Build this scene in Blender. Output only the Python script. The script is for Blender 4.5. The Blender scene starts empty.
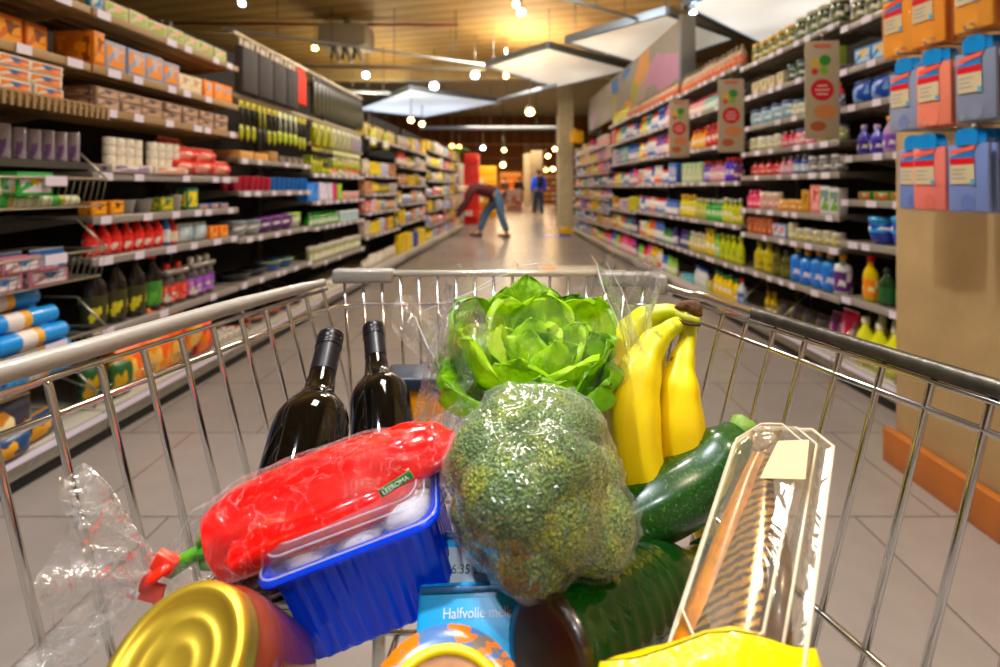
import bpy, bmesh, math, random
import numpy as np
from mathutils import Vector, Matrix, noise
R = random.Random(7)
PI = math.pi
sc = bpy.context.scene
COL = sc.collection
F, CX, CY, H = 500.0, 512.0, 188.0, 1.15

def P(px, py, Y):
    return Vector(((px - CX) * Y / F, Y, H - (py - CY) * Y / F))

# ---------------------------------------------------------------- materials
MATS = {}
def lin(c):
    if isinstance(c, str):
        c = tuple(int(c[i:i + 2], 16) / 255 for i in (0, 2, 4))
    l_ = .3 * c[0] + .59 * c[1] + .11 * c[2]; c = tuple(min(1, max(0, l_ + (x - l_) * 1.2)) for x in c[:3])
    return tuple((x / 12.92 if x <= 0.04045 else ((x + 0.055) / 1.055) ** 2.4) for x in c) + (1.0,)

def newmat(name):
    m = bpy.data.materials.new(name); m.use_nodes = True
    nt = m.node_tree
    return m, nt, nt.nodes['Principled BSDF']

def mat(c, rough=0.5, metal=0.0, var=0.0, coat=0.0, emit=0.0, trans=0.0, bump=0.0, bscale=40, alpha=1.0, sub=0.0, vscale=6):
    k = (str(c), rough, metal, var, coat, emit, trans, bump, bscale, alpha, sub, vscale)
    if k in MATS: return MATS[k]
    m, nt, b = newmat('m_' + str(c))
    col = lin(c)
    b.inputs['Base Color'].default_value = col
    b.inputs['Roughness'].default_value = rough
    b.inputs['Metallic'].default_value = metal
    if coat: b.inputs['Coat Weight'].default_value = coat; b.inputs['Coat Roughness'].default_value = 0.06
    if trans: b.inputs['Transmission Weight'].default_value = trans; b.inputs['IOR'].default_value = 1.3
    if alpha < 1: b.inputs['Alpha'].default_value = alpha
    if sub:
        b.inputs['Subsurface Weight'].default_value = sub; b.inputs['Subsurface Radius'].default_value = (0.01, 0.01, 0.005); b.inputs['Subsurface Scale'].default_value = 0.5
    if emit:
        b.inputs['Emission Color'].default_value = col; b.inputs['Emission Strength'].default_value = emit
    if var or bump:
        tc = nt.nodes.new('ShaderNodeTexCoord')
        if var:
            n = nt.nodes.new('ShaderNodeTexNoise'); n.inputs['Scale'].default_value = vscale; n.inputs['Detail'].default_value = 4
            nt.links.new(tc.outputs['Object'], n.inputs['Vector'])
            hs = nt.nodes.new('ShaderNodeMapRange'); hs.inputs['From Min'].default_value = 0.3; hs.inputs['From Max'].default_value = 0.7
            hs.inputs['To Min'].default_value = 1 - var; hs.inputs['To Max'].default_value = 1 + var
            nt.links.new(n.outputs['Fac'], hs.inputs['Value'])
            mx = nt.nodes.new('ShaderNodeVectorMath'); mx.operation = 'SCALE'; mx.inputs[0].default_value = col[:3]
            nt.links.new(hs.outputs[0], mx.inputs['Scale']); nt.links.new(mx.outputs[0], b.inputs['Base Color'])
        if bump:
            n2 = nt.nodes.new('ShaderNodeTexNoise'); n2.inputs['Scale'].default_value = bscale; n2.inputs['Detail'].default_value = 3
            nt.links.new(tc.outputs['Object'], n2.inputs['Vector'])
            bp = nt.nodes.new('ShaderNodeBump'); bp.inputs['Strength'].default_value = bump; bp.inputs['Distance'].default_value = 0.01
            nt.links.new(n2.outputs['Fac'], bp.inputs['Height']); nt.links.new(bp.outputs[0], b.inputs['Normal'])
    MATS[k] = m
    return m

def printmat(c1, c2, c3, scale=4.0, rough=0.4, stretch=(1, 1, 1)):
    """printed packaging: blocks of three colours"""
    k = ('print', c1, c2, c3, scale, rough, stretch)
    if k in MATS: return MATS[k]
    m, nt, b = newmat('print_' + c1)
    b.inputs['Roughness'].default_value = rough
    tc = nt.nodes.new('ShaderNodeTexCoord'); mp = nt.nodes.new('ShaderNodeMapping'); mp.inputs['Scale'].default_value = stretch
    nt.links.new(tc.outputs['Generated'], mp.inputs['Vector'])
    v = nt.nodes.new('ShaderNodeTexVoronoi'); v.inputs['Scale'].default_value = scale; v.distance = 'CHEBYCHEV'
    nt.links.new(mp.outputs[0], v.inputs['Vector'])
    se = nt.nodes.new('ShaderNodeSeparateColor'); nt.links.new(v.outputs['Color'], se.inputs[0])
    r = nt.nodes.new('ShaderNodeValToRGB'); r.color_ramp.interpolation = 'CONSTANT'
    e = r.color_ramp.elements; e[0].color = lin(c1); e[1].position = 0.45; e[1].color = lin(c2)
    x = e.new(0.75); x.color = lin(c3)
    nt.links.new(se.outputs[0], r.inputs[0]); nt.links.new(r.outputs[0], b.inputs['Base Color'])
    MATS[k] = m
    return m

# ---------------------------------------------------------------- geometry accumulators
class G:
    """mesh under construction: vertices, faces, one material per face"""
    def __init__(s): s.v = []; s.f = []; s.m = []; s.mats = []; s.sm = []
    def mi(s, m):
        if m not in s.mats: s.mats.append(m)
        return s.mats.index(m)
    def add(s, vs, fs, m, smooth=True):
        o = len(s.v); i = s.mi(m)
        s.v += [tuple(x) for x in vs]
        for f in fs: s.f.append(tuple(o + a for a in f)); s.m.append(i); s.sm.append(smooth)
        return s
    def box(s, c, d, m, bev=0.0, rot=None):
        x, y, z = d[0] / 2, d[1] / 2, d[2] / 2
        if bev <= 0:
            vs = [(a * x, b * y, e * z) for a in (-1, 1) for b in (-1, 1) for e in (-1, 1)]
            fs = [(0, 1, 3, 2), (4, 6, 7, 5), (0, 4, 5, 1), (2, 3, 7, 6), (0, 2, 6, 4), (1, 5, 7, 3)]
        else:
            bm = bmesh.new(); bmesh.ops.create_cube(bm, size=1)
            for v in bm.verts: v.co = Vector((v.co.x * d[0], v.co.y * d[1], v.co.z * d[2]))
            bmesh.ops.bevel(bm, geom=bm.edges[:], offset=min(bev, min(d) * .45), segments=2, affect='EDGES', profile=0.6)
            bm.verts.index_update()
            vs = [v.co[:] for v in bm.verts]; fs = [tuple(v.index for v in f.verts) for f in bm.faces]; bm.free()
        C = Vector(c)
        if rot is not None: vs = [rot @ Vector(v) for v in vs]
        return s.add([Vector(v) + C for v in vs], fs, m, bev > 0)
    def lathe(s, prof, m, seg=16, sx=1, sy=1, c=(0, 0, 0), M=None, smooth=True, close=True):
        vs = []; n = len(prof)
        for r, z in prof:
            for k in range(seg):
                a = 2 * PI * k / seg; vs.append(Vector((r * sx * math.cos(a), r * sy * math.sin(a), z)))
        fs = [(i * seg + k, i * seg + (k + 1) % seg, (i + 1) * seg + (k + 1) % seg, (i + 1) * seg + k) for i in range(n - 1) for k in range(seg)]
        if close:
            fs.append(tuple(range(seg))[::-1]); fs.append(tuple((n - 1) * seg + k for k in range(seg)))
        C = Vector(c); vs = [(M @ v if M is not None else v) + C for v in vs]
        return s.add(vs, fs, m, smooth)
    def tube(s, pts, rad, m, seg=8, caps=True, closed=False, flat=1.0, ref=None):
        pts = [Vector(p) for p in pts]; n = len(pts)
        rads = rad if isinstance(rad, (list, tuple)) else [rad] * n
        vs = []; prev = None
        for i in range(n):
            a = pts[(i - 1) % n] if (i > 0 or closed) else pts[0]
            b = pts[(i + 1) % n] if (i < n - 1 or closed) else pts[-1]
            t = (b - a).normalized()
            if prev is None:
                u = Vector(ref) if ref else (Vector((0, 0, 1)) if abs(t.z) < .9 else Vector((1, 0, 0)))
            else: u = prev
            u = (u - t * u.dot(t)).normalized(); w = t.cross(u); prev = u
            for k in range(seg):
                an = 2 * PI * k / seg
                vs.append(pts[i] + (u * math.cos(an) * flat + w * math.sin(an)) * rads[i])
        rr = n if closed else n - 1
        fs = [(i * seg + k, i * seg + (k + 1) % seg, ((i + 1) % n) * seg + (k + 1) % seg, ((i + 1) % n) * seg + k) for i in range(rr) for k in range(seg)]
        if caps and not closed:
            fs.append(tuple(range(seg))[::-1]); fs.append(tuple((n - 1) * seg + k for k in range(seg)))
        return s.add(vs, fs, m, True)
    def grid(s, nu, nv, fn, m, wrapu=False, smooth=True):
        vs = [fn(i / (nu if wrapu else nu - 1), j / (nv - 1)) for j in range(nv) for i in range(nu)]
        fs = []
        for j in range(nv - 1):
            for i in range(nu if wrapu else nu - 1):
                a = j * nu + i; b = j * nu + (i + 1) % nu
                fs.append((a, b, b + nu, a + nu))
        return s.add(vs, fs, m, smooth)
    def prism(s, poly, t, m, bev=0):
        """poly in x,z at y=0 extruded to y=t"""
        n = len(poly)
        vs = [(x, 0, z) for x, z in poly] + [(x, t, z) for x, z in poly]
        fs = [tuple(range(n)), tuple(range(n, 2 * n))[::-1]] + [(k, n + k, n + (k + 1) % n, (k + 1) % n) for k in range(n)]
        return s.add(vs, fs, m, False)
    def merge(s, o, M=None):
        off = len(s.v); s.v += [tuple(M @ Vector(v)) if M is not None else v for v in o.v]
        mp = [s.mi(m) for m in o.mats]
        s.f += [tuple(off + a for a in f) for f in o.f]; s.m += [mp[i] for i in o.m]; s.sm += o.sm
        return s
    def mesh(s, name):
        me = bpy.data.meshes.new(name); me.from_pydata(s.v, [], s.f)
        for m in s.mats: me.materials.append(m)
        me.polygons.foreach_set('material_index', s.m); me.polygons.foreach_set('use_smooth', s.sm)
        me.update(); return me
    def obj(s, name, parent=None, loc=None, rz=0):
        o = bpy.data.objects.new(name, s.mesh(name)); COL.objects.link(o)
        if parent: o.parent = parent
        if loc is not None: o.location = loc
        if rz: o.rotation_euler = (0, 0, rz)
        return o
    def fix(s):
        bm = bmesh.new(); me = s.mesh('tmp'); bm.from_mesh(me)
        bmesh.ops.recalc_face_normals(bm, faces=bm.faces[:])
        bm.verts.index_update(); s.f = [tuple(v.index for v in f.verts) for f in bm.faces]; s.sm = [f.smooth for f in bm.faces]; s.m = [f.material_index for f in bm.faces]
        bm.free(); bpy.data.meshes.remove(me); return s

def empty(name, loc=(0, 0, 0), rz=0, parent=None):
    o = bpy.data.objects.new(name, None); COL.objects.link(o); o.location = loc; o.rotation_euler = (0, 0, rz); o.empty_display_size = .05
    if parent: o.parent = parent
    return o
def tag(o, label=None, cat=None, group=None, kind=None):
    if label: o['label'] = label
    if cat: o['category'] = cat
    if group: o['group'] = group
    if kind: o['kind'] = kind
    return o
def smoothcurve(pts, n):
    """Catmull-Rom through pts"""
    pts = [Vector(p) for p in pts]; out = []
    p = [pts[0] * 2 - pts[1]] + pts + [pts[-1] * 2 - pts[-2]]
    segs = len(pts) - 1
    for k in range(n):
        t = k / (n - 1) * segs; i = min(int(t), segs - 1); u = t - i
        a, b, c, d = p[i:i + 4]
        out.append(0.5 * ((2 * b) + (c - a) * u + (2 * a - 5 * b + 4 * c - d) * u * u + (3 * b - a - 3 * c + d) * u ** 3))
    return out
def lerpl(l, n):
    out = []
    for k in range(n):
        t = k / (n - 1) * (len(l) - 1); i = min(int(t), len(l) - 2); u = t - i; u = u * u * (3 - 2 * u)
        out.append(l[i] * (1 - u) + l[i + 1] * u)
    return out

# common materials
CHROME = mat('d8d8d6', .16, 1.0)
CHROME2 = mat('b9b7b0', .28, 1.0, var=.12, vscale=30)
GREYPL = mat('98948e', .35, 0.0, bump=.15, bscale=60, coat=.3)
SHELF = mat('8d8780', .4, .3)
SHELFTAN = mat('a08662', .5)
BACKP = mat('231f1c', .8)
UPR = mat('55524e', .5, .4)
TAG = mat('e6dff0', .35)
RAIL = mat('aaa5a2', .3, .3)
WHITE = mat('eeeeea', .4)
BLACK = mat('161616', .4)
# ---------------------------------------------------------------- floor, ceiling, far walls
def floor_mat():
    m, nt, b = newmat('floor_tiles')
    g = nt.nodes.new('ShaderNodeNewGeometry')
    mp = nt.nodes.new('ShaderNodeMapping'); mp.inputs['Location'].default_value = (.3, .05, 0); mp.inputs['Rotation'].default_value = (0, 0, 0)
    nt.links.new(g.outputs['Position'], mp.inputs['Vector'])
    br = nt.nodes.new('ShaderNodeTexBrick'); br.offset = .5
    br.inputs['Scale'].default_value = 1.0; br.inputs['Brick Width'].default_value = .6; br.inputs['Row Height'].default_value = .6
    br.inputs['Mortar Size'].default_value = .0035; br.inputs['Mortar Smooth'].default_value = .1
    br.inputs['Color1'].default_value = lin('8f8782'); br.inputs['Color2'].default_value = lin('88807b'); br.inputs['Mortar'].default_value = lin('5a524e')
    nt.links.new(mp.outputs[0], br.inputs['Vector'])
    n = nt.nodes.new('ShaderNodeTexNoise'); n.inputs['Scale'].default_value = 9; n.inputs['Detail'].default_value = 6
    nt.links.new(g.outputs['Position'], n.inputs['Vector'])
    mr = nt.nodes.new('ShaderNodeMapRange'); mr.inputs['To Min'].default_value = .88; mr.inputs['To Max'].default_value = 1.1
    nt.links.new(n.outputs['Fac'], mr.inputs['Value'])
    sc_ = nt.nodes.new('ShaderNodeVectorMath'); sc_.operation = 'SCALE'
    nt.links.new(br.outputs['Color'], sc_.inputs[0]); nt.links.new(mr.outputs[0], sc_.inputs['Scale'])
    nt.links.new(sc_.outputs[0], b.inputs['Base Color'])
    b.inputs['Roughness'].default_value = .27
    bp = nt.nodes.new('ShaderNodeBump'); bp.inputs['Strength'].default_value = .08; bp.inputs['Distance'].default_value = .004
    nt.links.new(n.outputs['Fac'], bp.inputs['Height']); nt.links.new(bp.outputs[0], b.inputs['Normal'])
    return m
def boards_mat(c1, c2, w=.12, axis=0):
    m, nt, b = newmat('ceiling_boards')
    g = nt.nodes.new('ShaderNodeNewGeometry'); mp = nt.nodes.new('ShaderNodeMapping')
    if axis: mp.inputs['Rotation'].default_value = (0, 0, PI / 2 + .25)
    nt.links.new(g.outputs['Position'], mp.inputs['Vector'])
    wv = nt.nodes.new('ShaderNodeTexWave'); wv.inputs['Scale'].default_value = .314 / w; wv.wave_profile = 'SAW'; wv.inputs['Distortion'].default_value = 0
    nt.links.new(mp.outputs[0], wv.inputs['Vector'])
    r = nt.nodes.new('ShaderNodeValToRGB'); e = r.color_ramp.elements
    e[0].position = .0; e[0].color = tuple(.35 * a for a in lin(c2)[:3]) + (1,); e[1].position = .08; e[1].color = lin(c1); x = e.new(1.0); x.color = lin(c2)
    nt.links.new(wv.outputs['Fac'], r.inputs[0])
    n = nt.nodes.new('ShaderNodeTexNoise'); n.inputs['Scale'].default_value = 1.3; nt.links.new(g.outputs['Position'], n.inputs['Vector'])
    mr = nt.nodes.new('ShaderNodeMapRange'); mr.inputs['To Min'].default_value = .75; mr.inputs['To Max'].default_value = 1.2; nt.links.new(n.outputs['Fac'], mr.inputs['Value'])
    s_ = nt.nodes.new('ShaderNodeVectorMath'); s_.operation = 'SCALE'; nt.links.new(r.outputs[0], s_.inputs[0]); nt.links.new(mr.outputs[0], s_.inputs['Scale'])
    nt.links.new(s_.outputs[0], b.inputs['Base Color']); b.inputs['Roughness'].default_value = .6
    return m

tag(G().box((0, 21, -.05), (30, 58, .1), floor_mat()).obj('floor'), kind='structure')
CEIL = boards_mat('b39765', '93753f', .35, 1)
tag(G().box((0, 2.2, 4.25), (30, 20, .1), CEIL).obj('ceiling'), kind='structure')
tag(G().box((0, 12.35, 4.05), (30, .3, .5), mat('b3a078', .6, var=.08)).obj('trim_1'), kind='structure')
tag(G().box((0, 18, 4.6), (30, 11.4, .1), mat('a09a80', .6, var=.1)).obj('ceiling'), kind='structure')
tag(G().box((0, 24, 3.9), (30, .6, 1.3), boards_mat('8a5a26', '6b431c', .5)).obj('trim_2'), kind='structure')
tag(G().box((0, 37, 4.3), (30, 26, .1), mat('8a6236', .6, var=.1)).obj('ceiling'), kind='structure')
tag(G().box((0, 34, 3.75), (30, .5, 1.1), mat('7b5630', .6)).obj('trim_3'), kind='structure')
tag(G().box((0, 49.9, 2.2), (30, .2, 4.5), mat('8a6a4c', .7, var=.2)).obj('wall_back'), kind='structure')
tag(G().box((-14.9, 21, 2.2), (.2, 58, 4.6), mat('8d7c66', .7)).obj('wall_left'), kind='structure')
tag(G().box((14.9, 21, 2.2), (.2, 58, 4.6), mat('8d7c66', .7)).obj('wall_right'), kind='structure')
# concrete columns
CONC = mat('d6c7a6', .75, var=.12, bump=.2, bscale=20)
tag(G().box((1.53, 14.4, 2.3), (.44, .44, 4.58), CONC, .02).obj('wall_column'), kind='structure')
tag(G().box((1.35, 27.5, 2.1), (.6, .5, 4.18), mat('a8a295', .75, var=.1), .02).obj('wall_column'), kind='structure')
tag(G().box((.9, 30, 2.1), (.4, .4, 4.18), mat('a8a295', .75, var=.1), .02).obj('wall_column'), kind='structure')
# tan pillar beside the near rack, with wooden skirting
tag(G().box((2.1, .85, 2.1), (.98, 2.5, 4.2), mat('b39a72', .75, var=.1, bump=.15, bscale=14), .01).obj('wall_pillar'), kind='structure')
tag(G().box((1.588, .85, .07), (.035, 2.54, .14), mat('a9682f', .45, var=.15), .004).obj('baseboard_pillar'), kind='structure')

# ---------------------------------------------------------------- suspended luminous sails
ALU = mat('9fb0c4', .35, .8)
def sail_mat(c, e):
    m, nt, b = newmat('luminous_fabric')
    b.inputs['Base Color'].default_value = lin(c); b.inputs['Roughness'].default_value = .8
    b.inputs['Emission Color'].default_value = lin(c)
    tc = nt.nodes.new('ShaderNodeTexCoord'); n = nt.nodes.new('ShaderNodeTexNoise'); n.inputs['Scale'].default_value = 1.6
    nt.links.new(tc.outputs['Generated'], n.inputs['Vector'])
    mr = nt.nodes.new('ShaderNodeMapRange'); mr.inputs['From Min'].default_value = .3; mr.inputs['From Max'].default_value = .7
    mr.inputs['To Min'].default_value = e * .55; mr.inputs['To Max'].default_value = e * 1.3
    nt.links.new(n.outputs['Fac'], mr.inputs['Value']); nt.links.new(mr.outputs[0], b.inputs['Emission Strength'])
    return m
def hit(px, py, Z):
    Y = F * (Z - H) / (CY - py); return Vector(((px - CX) * Y / F, Y, Z))
def sail(corners, label, m, rods):
    root = empty('ceiling_sail', sum(corners, Vector()) / len(corners))
    tag(root, label, 'ceiling panel', None)
    c0 = root.location.copy()
    cs = [c - c0 for c in corners]; n = len(cs)
    up = Vector((0, 0, .05))
    g = G(); g.add([c for c in cs] + [c + up for c in cs], [tuple(range(n)), tuple(range(n, 2 * n))[::-1]] + [(k, (k + 1) % n, n + (k + 1) % n, n + k) for k in range(n)], m, False)
    g.obj('diffuser', root)
    for k in range(n):
        a, b = cs[k], cs[(k + 1) % n]; d = (b - a).normalized(); s = d.cross(Vector((0, 0, 1))) * .035
        vs = [a - s, b - s, b + s, a + s]; vs = [v + Vector((0, 0, -.02)) for v in vs] + [v + Vector((0, 0, .09)) for v in vs]
        G().add(vs, [(0, 1, 2, 3), (7, 6, 5, 4), (0, 4, 5, 1), (1, 5, 6, 2), (2, 6, 7, 3), (3, 7, 4, 0)], ALU, False).obj('edge_rail', root)
    for k in range(n):
        p = cs[k] * .9; top = 4.2 if corners[k].y < 12 else 4.55
        G().tube([p + Vector((0, 0, .05)), (p.x, p.y, top - c0.z)], .008, mat('8c8c8c', .4, .8), 5).obj('suspension_rod', root)
    return root
SM1 = sail_mat('ece2d2', .55); SM2 = sail_mat('dfe9f6', .75); SM3 = sail_mat('f6f0e6', .75)
sail([hit(486, 66, 3.45), hit(548, 47, 3.5), hit(631, 69, 3.6), hit(556, 87, 3.5)], 'white luminous diamond ceiling panel just above the concrete column', SM1, 1)
sail([hit(566, 42, 3.4), hit(667, 13, 3.5), hit(735, 38, 3.55), hit(650, 66, 3.5)], 'white luminous ceiling panel hanging behind the printed banner board', SM1, 1)
sail([hit(684, 6, 3.5), hit(740, -20, 3.5), hit(960, -60, 3.5), hit(842, 33, 3.5), hit(770, 48, 3.5)], 'largest brightest luminous ceiling panel, above the yellow-capped jars', SM3, 1)
sail([hit(355, 109, 3.4), hit(410, 89, 3.5), hit(500, 102, 3.5), hit(425, 117, 3.3)], 'bluish luminous ceiling panel above the yellow goods of the far racks', SM2, 1)
# ---------------------------------------------------------------- ceiling services
def rail(name, a, b, r, m, label, cat):
    a, b = Vector(a), Vector(b); root = empty(name, a); tag(root, label, cat)
    G().tube([(0, 0, 0), b - a], r, m, 6).obj('rail_profile', root)
    n = 3
    for k in range(n):
        p = (b - a) * ((k + .5) / n); G().tube([p, (p.x, p.y, (4.2 if a.y + p.y < 12 else 4.55) - a.z)], .008, mat('777777', .4, .8), 5).obj('hanger_rod', root)
    return root
rail('lighting_track', hit(222, 28, 3.5), hit(485, 65, 3.55), .022, mat('c3c6cc', .4, .3), 'long white lighting track running below the grey ceiling box', 'lighting track')
rail('lighting_track', hit(300, 66, 3.2), hit(486, 69, 3.2), .03, mat('a9a294', .5), 'beige lighting track with a row of small lights on it', 'lighting track')
rail('lighting_track', hit(345, 91, 3.2), hit(391, 93, 3.2), .035, mat('c8d4e4', .4, .3), 'short bluish track beside the bluish luminous panel', 'lighting track')
rail('lighting_track', hit(498, 100, 3.3), hit(556, 85, 3.4), .05, mat('c8d4e4', .4, .3), 'sloping bluish track joining the diamond panel to the bluish panel', 'lighting track')
rail('lighting_track', hit(548, -6, 3.5), hit(638, 19, 3.5), .022, mat('aab4bf', .4, .3), 'thin grey track above the panel behind the banner board', 'lighting track')
rail('sprinkler_pipe', hit(150, 23, 4.12), hit(458, 25, 4.12), .025, mat('7a3020', .5), 'thin red-brown sprinkler pipe across the ochre ceiling', 'pipe')
rail('lighting_track', hit(420, 128, 3.0), hit(560, 128, 3.0), .06, mat('c6d0dd', .4, .3), 'pale far track crossing in front of the brown ceiling beam', 'lighting track')
# grey box with brackets under the ceiling
r_ = empty('ceiling_unit', hit(347, 44, 3.75)); tag(r_, 'pale grey boxy unit with brackets hanging under the ochre ceiling', 'ceiling unit')
G().box((0, 0, .1), (.85, .6, .38), mat('aba28e', .6), .04).obj('housing', r_)
for k in range(3):
    G().tube([(-.22 + k * .2, -.1, -.08), (-.24 + k * .2, -.12, -.3)], .03, mat('3d3a36', .5), 6).obj('bracket', r_)
    G().tube([(-.18 + k * .2, -.12, -.1), (-.08 + k * .2, -.14, -.36)], .035, mat('cfcabd', .5), 6).obj('bracket', r_)
G().tube([(0, 0, .28), (0, 0, .45)], .05, mat('888478', .5), 8).obj('mount', r_)

# spot lamps
EM = {'w': mat('ffc880', .5, emit=22), 'b': mat('cfe6ff', .5, emit=18), 'o': mat('ffa860', .5, emit=16)}
def spot(px, py, Z, kind, label, r=.07, power=0, top=None):
    r *= .7
    p = hit(px, py, Z) if isinstance(px, (int, float)) else Vector(px)
    if top is None: top = 4.2 if p.y < 12 else (4.55 if p.y < 24 else 4.24)
    root = empty('spot_lamp', p); tag(root, label, 'lamp', 'spot lamps under the ceiling')
    g = G(); TM = Matrix.Rotation(-.9, 3, 'X'); g.lathe([(r * 1.1, -.005), (r * 1.12, .02), (r * 1.0, r * 1.3), (r * .5, r * 1.8)], mat('b7b2a8', .4, .5), 14, M=TM); g.obj('housing', root)
    G().lathe([(r * .2, -.03), (r * .8, -.02), (r, 0), (r, .012)], EM[kind], 14, M=TM).obj('lens', root)
    G().tube([(0, .0, r * 1.0), (0, 0, max(top - p.z, r * 2.5))], .012, mat('9a968c', .4, .5), 6).obj('stem', root)
    if power:
        l = bpy.data.lights.new('spot_light', 'SPOT'); l.energy = power; l.spot_size = 1.5 if power > 100 else 2.4; l.spot_blend = .5; l.shadow_soft_size = .05
        l.color = {'w': (1, .82, .6), 'b': (.88, .94, 1), 'o': (1, .7, .45)}[kind]
        lo = bpy.data.objects.new('spot_light', l); COL.objects.link(lo); lo.parent = root; lo.location = (0, 0, -.05)
    return root
spot(315, 48, 3.5, 'w', 'warm glowing spot lamp beside the grey ceiling box', .07)
spot(434, 86, 3.4, 'b', 'cool white spot lamp just above the bluish luminous panel', .14)
spot(475, 75, 3.4, 'b', 'cool white spot lamp beside the tip of the diamond panel', .12)
spot(366, 75, 3.4, 'b', 'cool white spot lamp at the near end of the beige track', .10)
spot(506, 76, 3.4, 'w', 'small warm spot lamp below the tip of the diamond panel', .08)
spot(521, 12, 3.6, 'b', 'cool white spot lamp in the upper middle of the ceiling', .08)
spot(516, 4, 3.62, 'w', 'warm spot lamp beside the cool one in the upper middle', .07)
spot(693, 13, 3.4, 'b', 'cool white spot lamp at the edge of the largest luminous panel', .06)
spot(242, 3, 3.7, 'b', 'pale spot lamp above the near end of the kitchenware rack', .07)
spot(411, 120, 2.9, 'w', 'warm spot lamp over the far racks, one of a close pair', .11)
spot(422, 124, 2.9, 'w', 'yellowish spot lamp over the far racks, lower of a close pair', .11)
for (x, y, k, t) in ((452, 146, 'o', 'over the far end of the bakeware rack'), (459, 147, 'o', 'over the yellow display beyond the racks'), (504, 150, 'w', 'above the yellow display stand'),
                  (530, 112, 'w', 'high beside the far column'), (555, 149, 'w', 'against the near face of the concrete column'), (548, 156, 'w', 'below the one against the concrete column'),
                  (503, 165, 'w', 'just over the yellow display stand'), (477, 166, 'w', 'beside the red display panel'), (483, 148, 'b', 'with cool light near the red panel'), (553, 169, 'w', 'behind the person in blue'), (546, 170, 'o', 'low behind the person in blue')):
    spot(x, y, 2.75 if y < 160 else 2.1, k, 'small distant glowing lamp ' + t, .13 if y < 155 else .16)

# lights of the shop: the row of luminous panels above the aisle and a few spots over the cart, plus added fill
def area(name, loc, sx, sy, p, c, rot=(0, 0, 0)):
    l = bpy.data.lights.new(name, 'AREA'); l.shape = 'RECTANGLE'; l.size = sx; l.size_y = sy; l.energy = p; l.color = c
    o = bpy.data.objects.new(name, l); COL.objects.link(o); o.location = loc; o.rotation_euler = rot; return o
for y, p in ((1.7, 58), (5.5, 78), (10, 165)):
    area('aisle_light', (0, y, 3.95), .7, .9, p, (1, .9, .76))
area('aisle_light', (0, 18, 3.3), 3, 6, 220, (1, .84, .62)); area('aisle_light', (0, 30, 3.2), 5, 8, 650, (1, .66, .34)); area('aisle_light', (0, 42, 3.2), 6, 6, 800, (1, .7, .4))
spot((-.75, .1, 3.3), 0, 0, 'b', 'spot lamp over the cart handle end', .06, 170, 4.2)
spot((.9, -.2, 3.3), 0, 0, 'w', 'spot lamp over the pillar end of the aisle', .06, 150, 4.2)
spot((-.1, -1.3, 3.2), 0, 0, 'b', 'added fill lamp over the aisle behind the cart', .06, 150, 4.2)  # added out of view to brighten the near faces of the groceries
spot((.15, 1.5, 3.5), 0, 0, 'b', 'spot lamp over the front of the cart', .06, 110, 4.2)
spot((-.3, 4.4, 3.6), 0, 0, 'w', 'spot lamp over the middle of the aisle', .06, 90, 4.2)
for x, y, p in ((-2.4, 4, 45), (2.6, 4, 30), (0, 8, 28), (-3, 11, 50)):
    area('ceiling_fill', (x, y, 2.7), .8, 2.5, p, (1, .84, .56), (PI, 0, 0))  # added upward fill to brighten the ceiling, no fitting modelled
w = bpy.data.worlds.new('shop_world'); sc.world = w; w.use_nodes = True
bg = w.node_tree.nodes['Background']; bg.inputs[0].default_value = (1, .86, .68, 1); bg.inputs[1].default_value = .34

# ---------------------------------------------------------------- camera
cam = bpy.data.cameras.new('camera'); cam.sensor_width = 36; cam.lens = 18
cam.shift_x = -(CX - 500) / 1000; cam.shift_y = (CY - 333.5) / 1000
cam.clip_start = .02; cam.clip_end = 120
cam.dof.use_dof = True; cam.dof.focus_distance = .46; cam.dof.aperture_fstop = 4.6; cam.dof.aperture_blades = 8
co = bpy.data.objects.new('camera', cam); COL.objects.link(co); co.location = (0, 0, H); co.rotation_euler = (PI / 2, 0, 0)
sc.camera = co
sc.view_settings.view_transform = 'Standard'; sc.view_settings.look = 'None'; sc.view_settings.gamma = 1; sc.view_settings.use_curve_mapping = False
sc.view_settings.exposure = .3
sc.cycles.transparent_max_bounces = 24; sc.cycles.max_bounces = 8; sc.cycles.glossy_bounces = 4; sc.cycles.transmission_bounces = 8; sc.cycles.sample_clamp_indirect = 6
# ---------------------------------------------------------------- product prototypes
# each maker returns (kind name, category, [(part name, G)], width, depth, height); front faces local -Y, origin at base centre
def bottle(name, body, cap, lab=None, r=.035, h=.24, flat=1.0, clear=False, capr=None, lab2=None, shoulder=.62):
    bm = mat(body, .18, coat=.3) if not clear else mat(body, .08, coat=.5)
    cr = capr or r * .42; hb = h * .88
    b = G().lathe([(r * .8, 0), (r, .006), (r, hb * shoulder), (r * .86, hb * (shoulder + .12)), (cr * .95, hb * .9), (cr * .85, hb)], bm, 14, 1, flat)
    c = G().lathe([(cr, hb - .004), (cr * 1.05, hb), (cr, h - .004), (cr * .8, h)], mat(cap, .35), 10)
    parts = [('bottle_body', b), ('cap', c)]
    if lab:
        L = printmat(lab, lab2 or 'f0ece4', lab, 3.0, .4) if lab2 != 0 else mat(lab, .4)
        parts.append(('label', G().lathe([(r * 1.015, hb * .12), (r * 1.02, hb * .14), (r * 1.02, hb * (shoulder - .08)), (r * 1.015, hb * (shoulder - .06))], L, 14, 1, flat, close=False)))
    return name, 'bottle', parts, 2 * r, 2 * r * flat, h
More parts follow.
